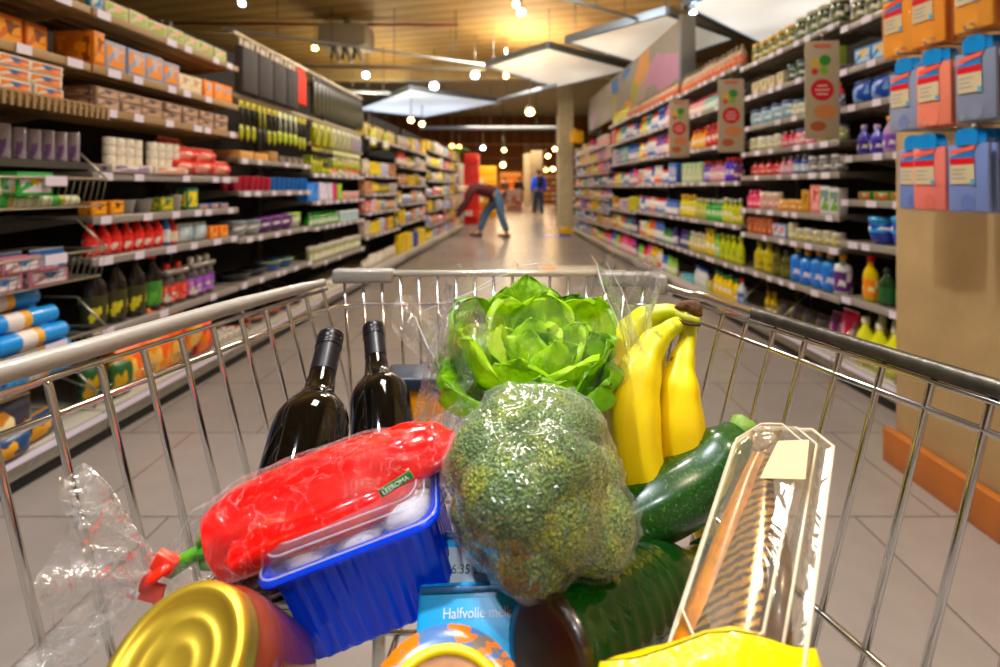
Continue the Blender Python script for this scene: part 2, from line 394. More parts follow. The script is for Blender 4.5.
def trigger(name, body, cap, lab, r=.04, h=.27):
    _, _, parts, w, d, _ = bottle(name, body, cap, lab, r, h * .78, .6)
    z = h * .76
    t = G().prism([(-.035, z + .03), (-.03, z + .055), (.02, z + .06), (.03, z + .02), (.012, z - .005), (-.012, z - .005), (-.01, z + .02)], .022, mat(cap, .4)); t.v = [(x, y - .011, zz) for x, y, zz in t.v]
    u = G().tube([(-.012, 0, z + .025), (-.03, 0, z + .012), (-.03, 0, z - .012)], .005, mat(cap, .4), 6)
    return name, 'bottle', parts[:1] + parts[2:] + [('trigger_head', t), ('trigger', u)], w, d, h
def box(name, c, c2=None, c3='f2efe8', w=.08, d=.05, h=.14, bev=.003, cat='box', sc_=2.6):
    b = G().box((0, 0, h / 2), (w, d, h), mat(c, .5), bev)
    parts = [('carton', b)]
    if c2: parts.append(('front_print', G().box((0, -d / 2 - .0006, h * .5), (w * .84, .0012, h * .72), printmat(c2, c, c3, sc_)).box((-w / 2 - .0006, 0, h * .5), (.0012, d * .8, h * .7), printmat(c2, c3, c, sc_))))
    return name, cat, parts, w, d, h
def bag(name, c, c2='f4e9c0', w=.14, d=.07, h=.2, cat='bag', tilt=0, c3=None):
    L = printmat(c, c2, c3 or c, 2.4, .3)
    g = G(); nu, nv = 18, 12
    def fn(u, v):
        a = 2 * PI * u; zz = v * h; e = max(.04, math.sin(PI * min(max(v, .0), 1)) ** .55)
        x = math.cos(a); y = math.sin(a)
        wob = 1 + .06 * math.sin(5 * a + 7 * v)
        return Vector((abs(x) ** .7 * (1 if x > 0 else -1) * w / 2 * (1 - .06 * math.sin(PI * v)), y * d / 2 * e * wob, zz))
    g.grid(nu, nv, fn, L, True)
    seal = G().box((0, 0, h), (w * .98, .004, .014), mat(c2, .35))
    return name, cat, [('pouch', g), ('seal', seal)], w, d, h
def jar(name, body, lid, lab=None, r=.035, h=.1, lab2='f3efe6', cat='jar'):
    b = G().lathe([(r * .9, 0), (r, .005), (r, h * .78), (r * .9, h * .84)], mat(body, .15, coat=.3), 14)
    l = G().lathe([(r * .95, h * .82), (r * .97, h * .84), (r * .97, h * .98), (r * .9, h)], mat(lid, .3), 14)
    p = [('jar_body', b), ('lid', l)]
    if lab: p.append(('label', G().lathe([(r * 1.02, h * .15), (r * 1.02, h * .68)], printmat(lab, lab2, body, 3, .4), 14, close=False)))
    return name, cat, p, 2 * r, 2 * r, h
def can_(name, c, c2, r=.033, h=.1):
    return name, 'can', [('can_body', G().lathe([(r * .92, 0), (r, .004), (r, h - .004), (r * .92, h)], printmat(c, c2, c, 3, .3), 14)), ('rim', G().lathe([(r * .95, h - .002), (r * .97, h + .002), (r * .85, h + .001), (r * .83, h - .003)], CHROME2, 14, close=False))], 2 * r, 2 * r, h
def cup(name, c, r=.04, h=.09, rim=None, cat='cup'):
    return name, cat, [('vessel', G().lathe([(r * .72, 0), (r * .76, .003), (r, h - .003), (r, h), (r * .92, h), (r * .7, .008)], mat(c, .3, coat=.2), 16)), ('rim', G().lathe([(r * 1.02, h - .008), (r * 1.04, h - .004), (r * 1.02, h + .001), (r * .96, h)], mat(rim or c, .3), 16, close=False))], 2 * r, 2 * r, h
def roll(name, c, band='efe8e0', band2='e8b43a', r=.032, L=.2):
    M = Matrix.Rotation(PI / 2, 3, 'Y')
    b = G().lathe([(r * .4, 0), (r * .97, 0), (r, .004), (r, L - .004), (r * .97, L), (r * .4, L)], mat(c, .3, coat=.3, bump=.4, bscale=25), 14, M=M, c=(-L / 2, 0, r))
    s = G().lathe([(r * 1.02, L * .3), (r * 1.02, L * .52)], mat(band, .5), 14, M=M, c=(-L / 2, 0, r), close=False)
    s2 = G().lathe([(r * 1.02, L * .52), (r * 1.02, L * .62)], mat(band2, .5), 14, M=M, c=(-L / 2, 0, r), close=False)
    return name, 'roll', [('roll_body', b), ('paper_band', s), ('coloured_band', s2)], L, 2 * r, 2 * r
def hangpack(name, c, c2, w=.1, h=.2, d=.02, hdr='f0efe8', tool=None, cat='hanging pack'):
    """pack on a hook: origin at the hook; hangs down"""
    parts = [('header_card', G().box((0, 0, -.02), (w * .9, .003, .05), mat(hdr, .5), 0))]
    if tool == 'utensil':
        g = G().tube([(0, 0, -.02), (0, -.005, -h * .6)], [.008, .007], mat(c2, .4), 6); parts.append(('tool_handle', g))
        hd = G().lathe([(w * .08, 0), (w * .42, h * .12), (w * .46, h * .28), (w * .3, h * .42)], mat(c, .35), 10, 1, .25, c=(0, 0, -h)); parts.append(('tool_head', hd))
    elif tool == 'bag':
        g = G(); g.box((0, 0, -h / 2 - .03), (w, d, h - .04), mat(c, .7, var=.15, vscale=20), .01); parts.append(('fabric_body', g))
        parts.append(('strap', G().tube([(-w * .25, 0, -.04), (-w * .2, 0, .01), (w * .2, 0, .01), (w * .25, 0, -.04)], .006, mat(c2, .7), 5)))
    else:
        parts.append(('pack_body', G().box((0, 0, -h / 2 - .03), (w, d, h - .04), printmat(c, c2, c, 2.4, .3), .006)))
    return name, cat, parts, w, d, h
def bowl(name, c, lid, r=.07, h=.09):
    return name, 'tub', [('tub_body', G().lathe([(r * .6, 0), (r * .8, .01), (r, h * .45), (r * .95, h * .8), (r * .9, h * .85)], mat(c, .2, coat=.4), 16)), ('lid', G().lathe([(r * 1.0, h * .8), (r * 1.03, h * .84), (r * 1.0, h * .97), (r * .8, h)], mat(lid, .25), 16)), ('label', G().lathe([(r * 1.005, h * .43), (r * .965, h * .78)], printmat(lid, 'f0f0f4', c, 3), 16, close=False))], 2 * r, 2 * r, h
def glyphmesh(ch):
    t = bpy.data.curves.new('glyph', 'FONT'); t.body = ch; t.size = 1.3; t.align_x = 'CENTER'; t.align_y = 'CENTER'
    tmp = bpy.data.objects.new('tmp', t); COL.objects.link(tmp); dg = bpy.context.evaluated_depsgraph_get(); me = bpy.data.meshes.new_from_object(tmp.evaluated_get(dg)); bpy.data.objects.remove(tmp); return me
def multipack(name, c, lab, n=3, r=.033, h=.22, cap='e0e0e0', glyph='G'):
    g1 = G(); g2 = G(); g3 = G()
    for i in range(n):
        x = (i - (n - 1) / 2) * 2.05 * r
        _, _, ps, _, _, _ = bottle('x', c, cap, lab, r, h)
        for gg, (nm, p) in zip((g1, g2, g3), ps): gg.merge(p, Matrix.Translation((x, 0, 0)))
    g4 = G(); me_ = glyphmesh(glyph)
    for i in range(n):
        x = (i - (n - 1) / 2) * 2.05 * r
        g4.add([(x + v.co.x * h * .34, -r * 1.04, h * .34 + v.co.y * h * .34) for v in me_.vertices], [tuple(p.vertices) for p in me_.polygons], mat('b8261c' if glyph == 'G' else '6a2aa0', .4), False)
    wrap = G().box((0, 0, h * .78), (n * 2.05 * r, 2 * r, h * .12), mat('8a8480', .2, coat=.5), .01)
    return name, 'multipack', [('bottles_body', g1), ('caps_strip', g2), ('label_band', g3), ('glyph_print', g4), ('shrink_wrap', wrap)], n * 2.05 * r, 2 * r, h

CACHE = {}
def proto(p):
    k = id(p)
    if k in CACHE: return CACHE[k][1]
    name, cat, parts, w, d, h = p
    one = G()
    for _, g in parts: one.merge(g)
    r = {'name': name, 'cat': cat, 'parts': [(n, g.mesh(n)) for n, g in parts], 'one': one.mesh(name), 'w': w, 'd': d, 'h': h}
    CACHE[k] = (p, r); return r

LX = lambda Y: -2.0056 + .042 * Y
RX = lambda Y: 2.08 - .04 * Y
def frame(side, Y, t, z):
    """point on the rack line at depth Y, pushed t into the rack, and the heading of a product that faces the aisle"""
    if side == 'L':
        a = math.atan(.042); return Vector((LX(Y) - t, Y + t * .042, z)), PI / 2 - a
    a = math.atan(.04); return Vector((RX(Y) + t, Y + t * .04, z)), -PI / 2 + a
COUNT = {}
ORD = ['first', 'second', 'third', 'fourth', 'fifth', 'sixth', 'seventh', 'eighth', 'ninth', 'tenth', 'eleventh', 'twelfth', 'thirteenth', 'fourteenth', 'fifteenth', 'sixteenth', 'seventeenth', 'eighteenth', 'nineteenth', 'twentieth'] + ['%dth' % k for k in range(21, 90)]
def put(p, loc, rz, label, group, detail=True, ry=0, rx=0):
    if len(label.replace(',', ' ').split()) > 16: label = label.replace(' from near end', ' along')
    if len(label.split()) > 16: label = label.replace(' on the ', ', ')
    q = proto(p)
    if detail:
        o = empty(q['name'], loc, rz)
        for n, me in q['parts']:
            c = bpy.data.objects.new(n, me); COL.objects.link(c); c.parent = o
    else:
        o = bpy.data.objects.new(q['name'], q['one']); COL.objects.link(o); o.location = loc; o.rotation_euler = (0, 0, rz)
    if rx or ry: o.rotation_euler = (rx, ry, rz)
    tag(o, label, q['cat'], group); return o
SEEN = {}
def run(side, y0, y1, z, where, items, t=.03, rows=1, gap=.006, hang=False, stack=1, lay=0, plain=None):
    """items: list of (proto tuple, description, count); laid along the shelf from y0 toward y1, the last one fills"""
    y = y0; seq = []
    for p, desc, n in items:
        w = p[3] + gap; k = 0
        while (n is None or k < n) and y + w <= y1 + 1e-6:
            seq.append((p, desc, y + w / 2)); y += w; k += 1
    for p, desc, yc in seq:
        for r in range(rows):
            for s in range(stack):
                d = p[4]; tt = t + d / 2 + r * (d + .008) + R.uniform(0, .008)
                loc, rz = frame(side, yc, tt, z + .001 + s * (p[5] + .001))
                key = (where, desc, r, s); SEEN[key] = SEEN.get(key, 0) + 1
                extra = (', back' if r else (', front' if rows > 1 else '')) + ((', upper' if s else ', lower') if stack > 1 else '')
                ob = put(p, loc, rz + R.uniform(-.09, .09), '%s %s, %s from near end%s' % (desc, where, ORD[SEEN[key] - 1], extra), '%s %s' % (desc, where), detail=yc < 4.4); zz_ = R.uniform(.94, 1.04) if stack == 1 else 1.0; ob.scale = (1, 1, zz_)

# ---------------------------------------------------------------- shelving units
def rack(side, name, y0, y1, zs, label, depth=.42, top=2.3, t0=None, tags=True, material=None, deck=True, hooks=()):
    """one gondola bay: back panel, uprights, shelves with price rails and tags"""
    L = y1 - y0; yc = (y0 + y1) / 2
    p, rz = frame(side, yc, 0, 0); root = empty(name, p, rz); tag(root, label, 'shelving', 'shelving bays along the aisle')
    m = material or SHELF
    D = depth + .12
    G().box((0, D + .02, top / 2 + .03), (L, .02, top - .06), BACKP).obj('back_panel', root)
    for sx in (-1, 1):
        g = G().box((sx * (L / 2 - .012), D - .02, top / 2), (.024, .05, top), UPR); g.obj('upright', root)
    ex = .05 if side == 'L' else .015
    G().box((0, D / 2 - ex / 2, .03), (L, D + ex, .06), BLACK).obj('plinth', root)
    G().box((0, -ex, .085), (L, .045, .06), CHROME2, .012).obj('bumper_rail', root)
    if deck: G().box((0, D / 2 - ex / 2, .122), (L - .01, D + ex, .03), mat('b4afa6', .4), .004).obj('base_deck', root)
    if deck and y0 < 7: G().box((0, -ex - .024, .122), (L - .02, .004, .024), TAG).obj('edge_strip', root)
    m0 = m
    for i, z in enumerate(zs):
        m = SHELFTAN if (side == 'L' and y0 < 3 and z > 1.5) else m0
        dd = depth if z < 2.05 else depth * .9
        sh = empty('shelf', (0, 0, z), 0, root)
        g = G().box((0, .02 + dd / 2, -.012), (L - .012, dd, .022), m, .003)
        for q in range(5): g.box((0, .05 + q * dd / 5, -.028), (L - .03, .012, .012), m)
        g.obj('shelf_board', sh)
        G().box((0, .012, -.02), (L - .008, .012, .036), RAIL if m is SHELF else m, .003).obj('price_rail', sh)
        for sx in (-1, 1):
            G().prism([(.03, -.022), (dd + .05, -.022), (dd + .05, -.09)], .004, m).obj('bracket', sh, (sx * (L / 2 - .02), 0, 0), PI / 2)
        if tags and y0 < 9:
            n = max(2, int(L / .17)); mesh = None
            for k in range(n):
                x = -L / 2 + L * (k + .5 + R.uniform(-.3, .3)) / n
                if R.random() < .12: continue
                g = G().box((x, .003, -.02), (R.choice((.06, .06, .075)), .004, .038), TAG, 0)
                g.obj('price_tag', sh)
    for z in hooks:
        b = G().box((0, .05, z), (L, .025, .03), mat('b8ab92', .4, .4), .004); b.obj('hanging_bar', root)
        for k in range(int(L / .13)):
            x = -L / 2 + (k + .5) * .13; G().tube([(x, D, z + .03), (x, .07, z + .01)], .003, CHROME, 4).obj('hook', root)
    return root

# ======================= LEFT SIDE =======================
A0, A1, B1, C1, D1, E1, F1, G1, H1 = 1.15, 2.28, 3.42, 4.56, 6.0, 7.6, 9.6, 11.6, 14.0
rack('L', 'shelf_unit', A0, A1, [1.978, 1.718], 'nearest tan shelving bay with wire baskets and blue rolls', material=SHELFTAN, depth=.5)
rack('L', 'shelf_unit', A1 + .002, B1, [1.978, 1.718, 1.526, 1.225, 1.02, .828, .4865], 'shelving bay with red sauce bottles and dark cola bottles', material=None, depth=.46)
rack('L', 'shelf_unit', B1 + .002, C1, [1.36, 1.13, .805, .49], 'shelving bay hung with dark bags, crimson and blue cups below', hooks=(2.216, 1.79))
rack('L', 'shelf_unit', C1 + .002, D1, [1.29, 1.03, .79, .45], 'shelving bay hung with black and yellow tools', hooks=(2.216, 1.79, 1.56))
rack('L', 'shelf_unit', D1 + .002, E1, [1.79, 1.32, 1.08, .85, .56], 'shelving bay with yellow packs under two hanging spray bottles')
rack('L', 'shelf_unit', E1 + .002, F1, [1.79, 1.5, 1.2, .9, .6], 'shelving bay with pink bags and yellow cartons')
rack('L', 'shelf_unit', F1 + .002, G1, [1.9, 1.6, 1.3, 1.0, .7, .4], 'shelving bay beside the bending person')
rack('L', 'shelf_unit', G1 + .002, H1, [1.9, 1.6, 1.3, 1.0, .7, .4], 'farthest shelving bay before the red display panel')

W = 'in the basket bay'
# A: tan bay
pA = box('snack_box', 'c8702a', 'e8a030', '7a4a20', .1, .16, .13)
run('L', 1.6, 2.26, 1.978, 'on the tan bay top shelf', [(box('storage_box', '9a8a6c', 'd8c8a8', 'a06a3a', .2, .2, .09), 'dull beige storage box', None)], t=.08)
run('L', 1.55, 2.26, 1.718, 'on the tan bay second shelf', [(pA, 'orange-brown snack box', 6), (box('snack_box', '8d8fa0', 'd87a28', 'e8e0d0', .09, .12, .15), 'grey and orange box', None)], t=.12)
# shallow tray shelf at 1.51 that stands out of the bay
def tray(name, z, y0, y1, out, h, label, depth=.35, wires=True):
    p, rz = frame('L', (y0 + y1) / 2, -out, z); root = empty(name, p, rz); tag(root, label, 'basket')
    L = y1 - y0; m = mat('a9a294', .35, .7)
    for zz, nm in ((h, 'top_rim'), (0, 'bottom_rim')):
        k = 0 if zz else .03
        G().tube([(-L / 2, k, zz), (L / 2, k, zz), (L / 2, depth, zz), (-L / 2, depth, zz)], .006 if zz else .004, m, 6, closed=True).obj(nm, root)
    n = int(L / .03)
    for k in range(n + 1):
        x = -L / 2 + L * k / n
        G().tube([(x, 0, h), (x, .03, 0), (x, depth, 0)], .0018, m, 4).obj('wire', root)
    g = G()
    for k in range(7): g.tube([(-L / 2, .03 + k * (depth - .03) / 6, 0), (L / 2, .03 + k * (depth - .03) / 6, 0)], .0018, m, 4)
    g.obj('base_grid', root)
    for sx in (-1, 1):
        G().tube([(sx * L / 2, 0, h), (sx * L / 2, .14, h + .13), (sx * L / 2, depth + out - .02, h + .13)], .005, m, 6).obj('support_arm', root)
    for k in range(2): G().box((-L * .1 + k * L * .36, -.012, h - .012), (.09, .004, .04), TAG).obj('price_tag', root)
    return root
for (z, lab, its) in ((1.51, 'flat tan tray shelf standing out above the grey cartons', 0),):
    p, rz = frame('L', 1.71, -.1, z); root = empty('tray_shelf', p, rz); tag(root, lab, 'shelf')
    G().box((0, .27, -.02), (1.1, .52, .02), SHELFTAN, .003).obj('shelf_board', root)
    g = G()
    for k in range(40): g.box((-.54 + k * .0277, .004, -.03), (.012, .006, .05), SHELFTAN)
    g.obj('front_lip', root); G().box((0, .01, .0), (1.1, .008, .008), SHELFTAN).obj('lip_edge', root)
run('L', 1.4, 2.16, 1.51, 'on the tan tray shelf', [(box('biscuit_box', 'dcd4c4', 'e8862a', '3a6a9c', .13, .2, .045), 'white and orange flat box', None)], t=-.06, stack=3)
p, rz = frame('L', 1.71, 0, 1.264); root = empty('tray_shelf', p, rz); tag(root, 'dark wire shelf carrying the grey and purple cartons', 'shelf')
G().box((0, .24, -.012), (1.12, .46, .018), UPR, .003).obj('shelf_board', root); G().box((0, .0, -.015), (1.12, .01, .03), UPR).obj('shelf_edge', root)
run('L', 1.2, 2.27, 1.264, 'on the dark wire shelf', [(can_('drink_can', 'a49aa6', '6a4a78', .026, .13), 'grey and purple can', None)], t=.01, rows=2)
tray('wire_basket', 1.07, 1.2, 2.24, .1, .12, 'upper wire basket holding green and white rolls')
tray('wire_basket', .76, 1.2, 2.24, .1, .12, 'middle wire basket with pink and blue packs')
tray('wire_basket', .38, 1.2, 2.24, .1, .15, 'lowest wire basket full of blue rolls')
rg = roll('bag_roll', 'dfe6c8', '3fae4a', 'e0c23a', .022, .2); rg2 = roll('bag_roll', 'e4ecd8', '78c23c', 'd8c040', .02, .22)
def heap(proto_, desc, where, spots, detail=True):
    for i, (y, t, z, rot) in enumerate(spots):
        loc, rz = frame('L', y, t, z); put(proto_, loc, rz + rot, '%s %s, %s of them' % (desc, where, ORD[i]), desc + ' ' + where, detail)
heap(rg, 'green banded white roll', 'in the upper wire basket', [(2.08, -.02, 1.075, .1), (1.86, -.03, 1.075, .05), (1.63, -.02, 1.075, -.05), (2.02, .05, 1.078, .0), (1.75, .04, 1.078, .1), (1.9, 0, 1.117, .3)])
put(box('sponge_pack', '3aa648', 'e8e4f2', 'f0c830', .14, .08, .09, cat='pack'), *(lambda f: (f[0], f[1]))(frame('L', 1.93, -.05, 1.12)), 'bright green sponge pack with white tag in the upper wire basket', None)
heap(box('soap_pack', 'b87a8a', 'e0d8dc', '34689a', .16, .09, .06, cat='pack'), 'pink and white pack', 'in the middle wire basket', [(2.0, -.03, .765, 0), (1.82, -.03, .765, .1), (1.64, -.03, .765, 0), (1.9, -.02, .826, .1)])
heap(bag('wipes_pack', '2c5f9a', 'b8c8dc', .15, .1, .12, 'pack'), 'dark blue pack', 'in the middle wire basket', [(2.14, .08, .765, 0), (1.98, .1, .765, 0), (1.8, .1, .765, 0)])
rb = roll('bag_roll', '1791d8', 'e6ddd8', 'e0aa2c', .036, .27)
sp = []
for lay, (z, n, t0) in enumerate(((.386, 4, -.03), (.458, 4, -.04), (.53, 4, -.05), (.602, 3, -.02), (.674, 2, .03))):
    for c in range(2):
        for k in range(n): sp.append((1.98 - c * .33 - lay * .02, t0 + k * .076, z, R.uniform(-.06, .06)))
heap(rb, 'bright blue bin bag roll', 'in the lowest wire basket', sp)
# bottom deck bins
bags = [('d88a22', 'f0c050', 'c85a1e'), ('d89428', 'e8d8b0', '7a4020')]
heap(bag('crisp_bag', 'c98a3a', 'ead8a8', .17, .09, .2, 'snack bag', c3='3a3844'), 'brown and gold snack bag', 'heaped by the nearest bumper', [(1.72, .02, .138, .2), (1.9, .0, .138, -.1), (1.75, .12, .16, .1), (1.93, .12, .18, 0), (1.82, .02, .27, .2), (1.62, .0, .2, 0)])
heap(bag('snack_bag', '1f3f66', 'd8a030', .16, .09, .1, 'snack bag'), 'navy snack bag', 'at the foot of the brown bag heap', [(2.03, .0, .138, .2), (1.86, -.05, .138, 0)])
heap(bag('crisp_bag', 'ef9a1a', 'f4c870', .18, .1, .21, 'snack bag', c3='e8661a'), 'orange and yellow snack bag', 'in the snack wire bin', [(2.52, .04, .138, .1), (2.7, .04, .138, -.1), (2.88, .05, .138, .1), (2.6, .16, .138, 0), (2.8, .138, .19, 0), (2.74, .06, .29, .2), (2.92, .12, .3, 0), (2.97, .02, .2, .3)])
heap(bag('snack_bag', 'd8402a', 'f08a3a', .15, .09, .19, 'snack bag'), 'red snack bag', 'behind the orange bags', [(2.9, .2, .27, .1), (3.06, .14, .18, 0), (3.08, .03, .138, 0)])
heap(bag('snack_bag', '23542e', 'c8a020', .13, .08, .17, 'snack bag'), 'dark green snack bag', 'beside the orange bags in the wire bin', [(2.38, .1, .138, 0), (2.44, .01, .138, 0)])
heap(jar('tea_light_jar', 'c8c0b8', 'e8e2da', None, .025, .05), 'small pale jar', 'on the deck beneath the cola', [(3.2 + .065 * (k % 5), .02 + .065 * (k // 5), .137, 0) for k in range(20)])
def bin_(y0, y1, label):
    p, rz = frame('L', (y0 + y1) / 2, -.0, .137); root = empty('wire_bin', p, rz); tag(root, label, 'wire bin'); L = y1 - y0; m = mat('a9a59c', .3, .8)
    G().tube([(-L / 2, .0, .08), (L / 2, .0, .08), (L / 2, .36, .2), (-L / 2, .36, .2)], .004, m, 6, closed=True).obj('top_rim', root)
    for k in range(int(L / .05) + 1):
        x = -L / 2 + k * .05; G().tube([(x, 0, .08), (x, .01, .0)], .002, m, 4).obj('wire', root)
    for sx in (-1, 1): G().tube([(sx * L / 2, .01, 0), (sx * L / 2, .0, .08), (sx * L / 2, .14, .2), (sx * L / 2, .36, .2)], .005, m, 6).obj('side_hoop', root)
bin_(2.3, 3.12, 'wire bin holding the orange and yellow snack bags'); bin_(3.55, 4.3, 'empty low wire bin under the crimson cups')

# B: sauces and drinks
w_ = 'on the sauce bay %s shelf'
run('L', 2.32, 3.4, 1.978, w_ % 'top', [(bottle('spray_can', 'c8d8e8', 'e8f0f8', '3a8ac0', .03, .2), 'white and blue tall can', 1), (box('food_box', 'cfc8a8', '9cb848', 'e8a8a0', .13, .18, .075), 'green and pink flat box', None)], t=.03, gap=.004)
run('L', 2.32, 3.4, 1.718, w_ % 'second', [(box('food_box', 'c87a28', 'e89a20', '8a4a1c', .06, .2, .17), 'tall orange box', 1), (box('food_box', '9aa0b4', 'e8962a', 'c8c0c8', .12, .2, .14), 'grey-blue and orange box', 4), (box('food_box', 'e2cfae', 'f0e0c8', 'c8a880', .1, .2, .1), 'cream box', 2), (box('food_box', 'ea8a20', 'f4a850', 'b0b4cc', .1, .2, .11), 'bright orange box', None)], gap=.004)
run('L', 2.32, 3.4, 1.526, w_ % 'third', [(box('food_box', '8d7464', 'c8a890', '5a4c50', .14, .2, .05), 'brown flat pack', None)], stack=2)
wc = can_('tinned_food', 'e6dccb', 'f4efe4', .026, .042)
for tr in range(2):
    for L_ in range(3):
        for k in range(4):
            yy = 2.42 + tr * .27 + k * .056; loc, rz = frame('L', yy, .05, 1.265 + L_ * .044)
            put(wc, loc, rz, 'small cream tin %s, %s in its row, %s layer' % ('in the nearer tin tray' if tr == 0 else 'in the farther tin tray', ORD[k], ('lower', 'middle', 'upper')[L_]), 'cream tins on trays', True)
    loc, rz = frame('L', 2.504 + tr * .27, .055, 1.226); put(box('tin_tray', 'ded4cc', '8a6aa0' if tr == 0 else 'd88a6a', 'f0ece6', .25, .12, .038, cat='tray'), loc, rz, ('purple' if tr == 0 else 'orange') + ' lettered tray under the cream tins', None)
heap(bag('frozen_bag', 'c22a1e', 'f0b0a0', .2, .12, .09, 'snack bag'), 'shiny red bag', 'on the sauce bay fourth shelf', [(2.92, .05, 1.228, .1), (3.1, .05, 1.228, -.1), (3.28, .06, 1.228, .1), (2.98, .08, 1.3, 0), (3.15, .08, 1.3, 0), (2.94, .14, 1.35, .1)])
run('L', 2.3, 3.4, 1.02, w_ % 'fifth', [(box('tea_box', 'd8921e', 'f0b030', '5a3010', .08, .07, .065), 'amber carton', 2), (cup('clear_tub', '8c8a88', .045, .07, cat='tub'), 'smoky clear tub', 2), (box('tea_box', '7e8a34', 'd8c02c', '2f6a4a', .11, .08, .075), 'green box with yellow top', 1), (cup('clear_tub', 'a09c98', .035, .09, cat='tub'), 'grey clear tub', 1), (box('tea_box', '1f7a60', 'e0c828', 'f0e040', .09, .08, .13), 'teal and yellow tall box', 1), (box('tea_box', '4a88a8', 'e08a40', 'b0a0d0', .08, .08, .03), 'low blue box', None)], gap=.02)
run('L', 2.3, 3.4, .828, w_ % 'sixth', [(bottle('sauce_bottle', 'c81c14', 'e83a20', 'd8342a', .03, .17), 'red sauce bottle', 7), (bottle('sauce_bottle', '3c6cb0', 'c84038', 'd8e0f0', .024, .18), 'slim blue and red bottle', 1), (bottle('sauce_bottle', 'c8382c', 'a82018', 'e8d0b0', .028, .16), 'red bottle with cream label', 1), (bag('ice_pack', 'a8bcc8', 'd8e4ec', .12, .05, .1, 'pack'), 'pale blue pack', 2), (box('noodle_box', 'e8861e', 'f4b060', 'c8601a', .09, .08, .08), 'orange noodle box', 2)], gap=.008, rows=1)
run('L', 2.3, 3.42, .4865, w_ % 'seventh', [(bottle('cola_bottle', '14100f', '2a1c16', '3a3a1a', .054, .325, lab2='d8d03a'), 'black cola bottle with yellow-green label', 3), (bottle('cola_bottle', '16120f', 'c8281a', '4c8a3a', .05, .31, lab2='6ab04a'), 'dark bottle with green label and red cap', 1), (multipack('water_multipack', '5a5250', 'ff6a50', 2, .044, .25, 'd0402c', 'G'), 'shrink wrapped pack with coral labels', 1), (multipack('water_multipack', '5f5862', 'c07adc', 3, .040, .25, 'e8e4de', 'E'), 'shrink wrapped pack with violet labels', 1)], gap=.012, t=.02)

# C: kitchenware
wk = 'on the kitchenware bay %s shelf'
def hangrun(y0, y1, z, where, items, t=.03, gap=.01):
    y = y0
    for p, desc, n in items:
        k = 0
        while (n is None or k < n) and y + p[3] + gap <= y1:
            yc = y + (p[3] + gap) / 2; loc, rz = frame('L', yc, t, z); key = (where, desc); SEEN[key] = SEEN.get(key, 0) + 1
            put(p, loc, rz, '%s %s, %s from its near end' % (desc, where, ORD[SEEN[key] - 1]), desc + ' ' + where, yc < 4.6); y += p[3] + gap; k += 1
hangrun(3.45, 4.55, 2.19, 'on the kitchenware top bar', [(hangpack('shopping_bag', '3b3636', '2a2626', .2, .36, .06, 'c8bca8', 'bag'), 'dark grey hanging bag', 4), (hangpack('cloth_pack', 'f03a10', 'f03a10', .17, .3, .03, 'f03a10', 'bag'), 'vivid orange-red cloth', 1), (hangpack('shopping_bag', '1c1a1a', '111111', .09, .36, .05, '2a2622', 'bag'), 'narrow black hanging bag', None)])
ut = hangpack('kitchen_tool', 'a8aa1e', '2a2a18', .06, .28, .02, 'd8cc40', 'utensil'); ut2 = hangpack('kitchen_tool', '202418', 'b0b020', .05, .28, .02, 'c8c040', 'utensil'); ut3 = hangpack('kitchen_tool', 'b8c83c', 'd8dcc8', .07, .26, .02, 'dce4b0', 'utensil')
hangrun(3.45, 4.5, 1.76, 'on the kitchenware second bar', [(ut, 'yellow-green kitchen tool', 3), (ut2, 'black kitchen tool', 2), (ut, 'yellow-green spatula', 2), (ut3, 'pale green kitchen tool', 4), (ut, 'olive kitchen tool', 2)], gap=.018)
run('L', 3.45, 4.5, 1.36, wk % 'top', [(box('cutting_board', 'd8a864', None, w=.18, d=.2, h=.05, cat='board'), 'pale wooden board', 2), (box('cutting_board', 'a88452', None, w=.12, d=.2, h=.08, cat='board'), 'brown wooden block', 1), (box('utensil_box', '6a6058', 'a89c90', '3c3834', .08, .1, .05), 'grey utensil box', None)], gap=.03)
run('L', 3.45, 4.55, 1.13, wk % 'second', [(cup('mug', 'a81a3a', .036, .1, cat='cup'), 'crimson cup', 6), (cup('mug', '1068b4', .036, .1, cat='cup'), 'deep blue cup', None)], rows=2)
run('L', 3.45, 4.55, .805, wk % 'third', [(bowl('food_container', 'a8b0b4', '788088', .09, .11), 'clear food container', 2), (bowl('food_container', '5b2a6e', '6d3a82', .075, .12), 'purple food container', 3), (bowl('food_container', 'd0d0c4', '9cc83a', .075, .13), 'pale container with lime lid', None)], rows=1, stack=1)
loc, rz = frame('L', 3.5, .1, .806)
run('L', 3.47, 4.5, .49, wk % 'fourth', [(cup('frying_pan', '24242a', .11, .05, '3a3a40', cat='pan'), 'black frying pan', 2), (cup('mixing_bowl', '2a5f9e', .1, .07, 'b0c020', cat='bowl'), 'blue and lime bowl', 2), (cup('frying_pan', '1c1c1c', .1, .05, cat='pan'), 'small dark pan', None)])
run('L', 3.47, 4.5, .137, 'on the kitchenware base deck', [(cup('frying_pan', '2a2624', .1, .05, 'e85a20', cat='pan'), 'dark pan with orange rim', None)], t=.02)
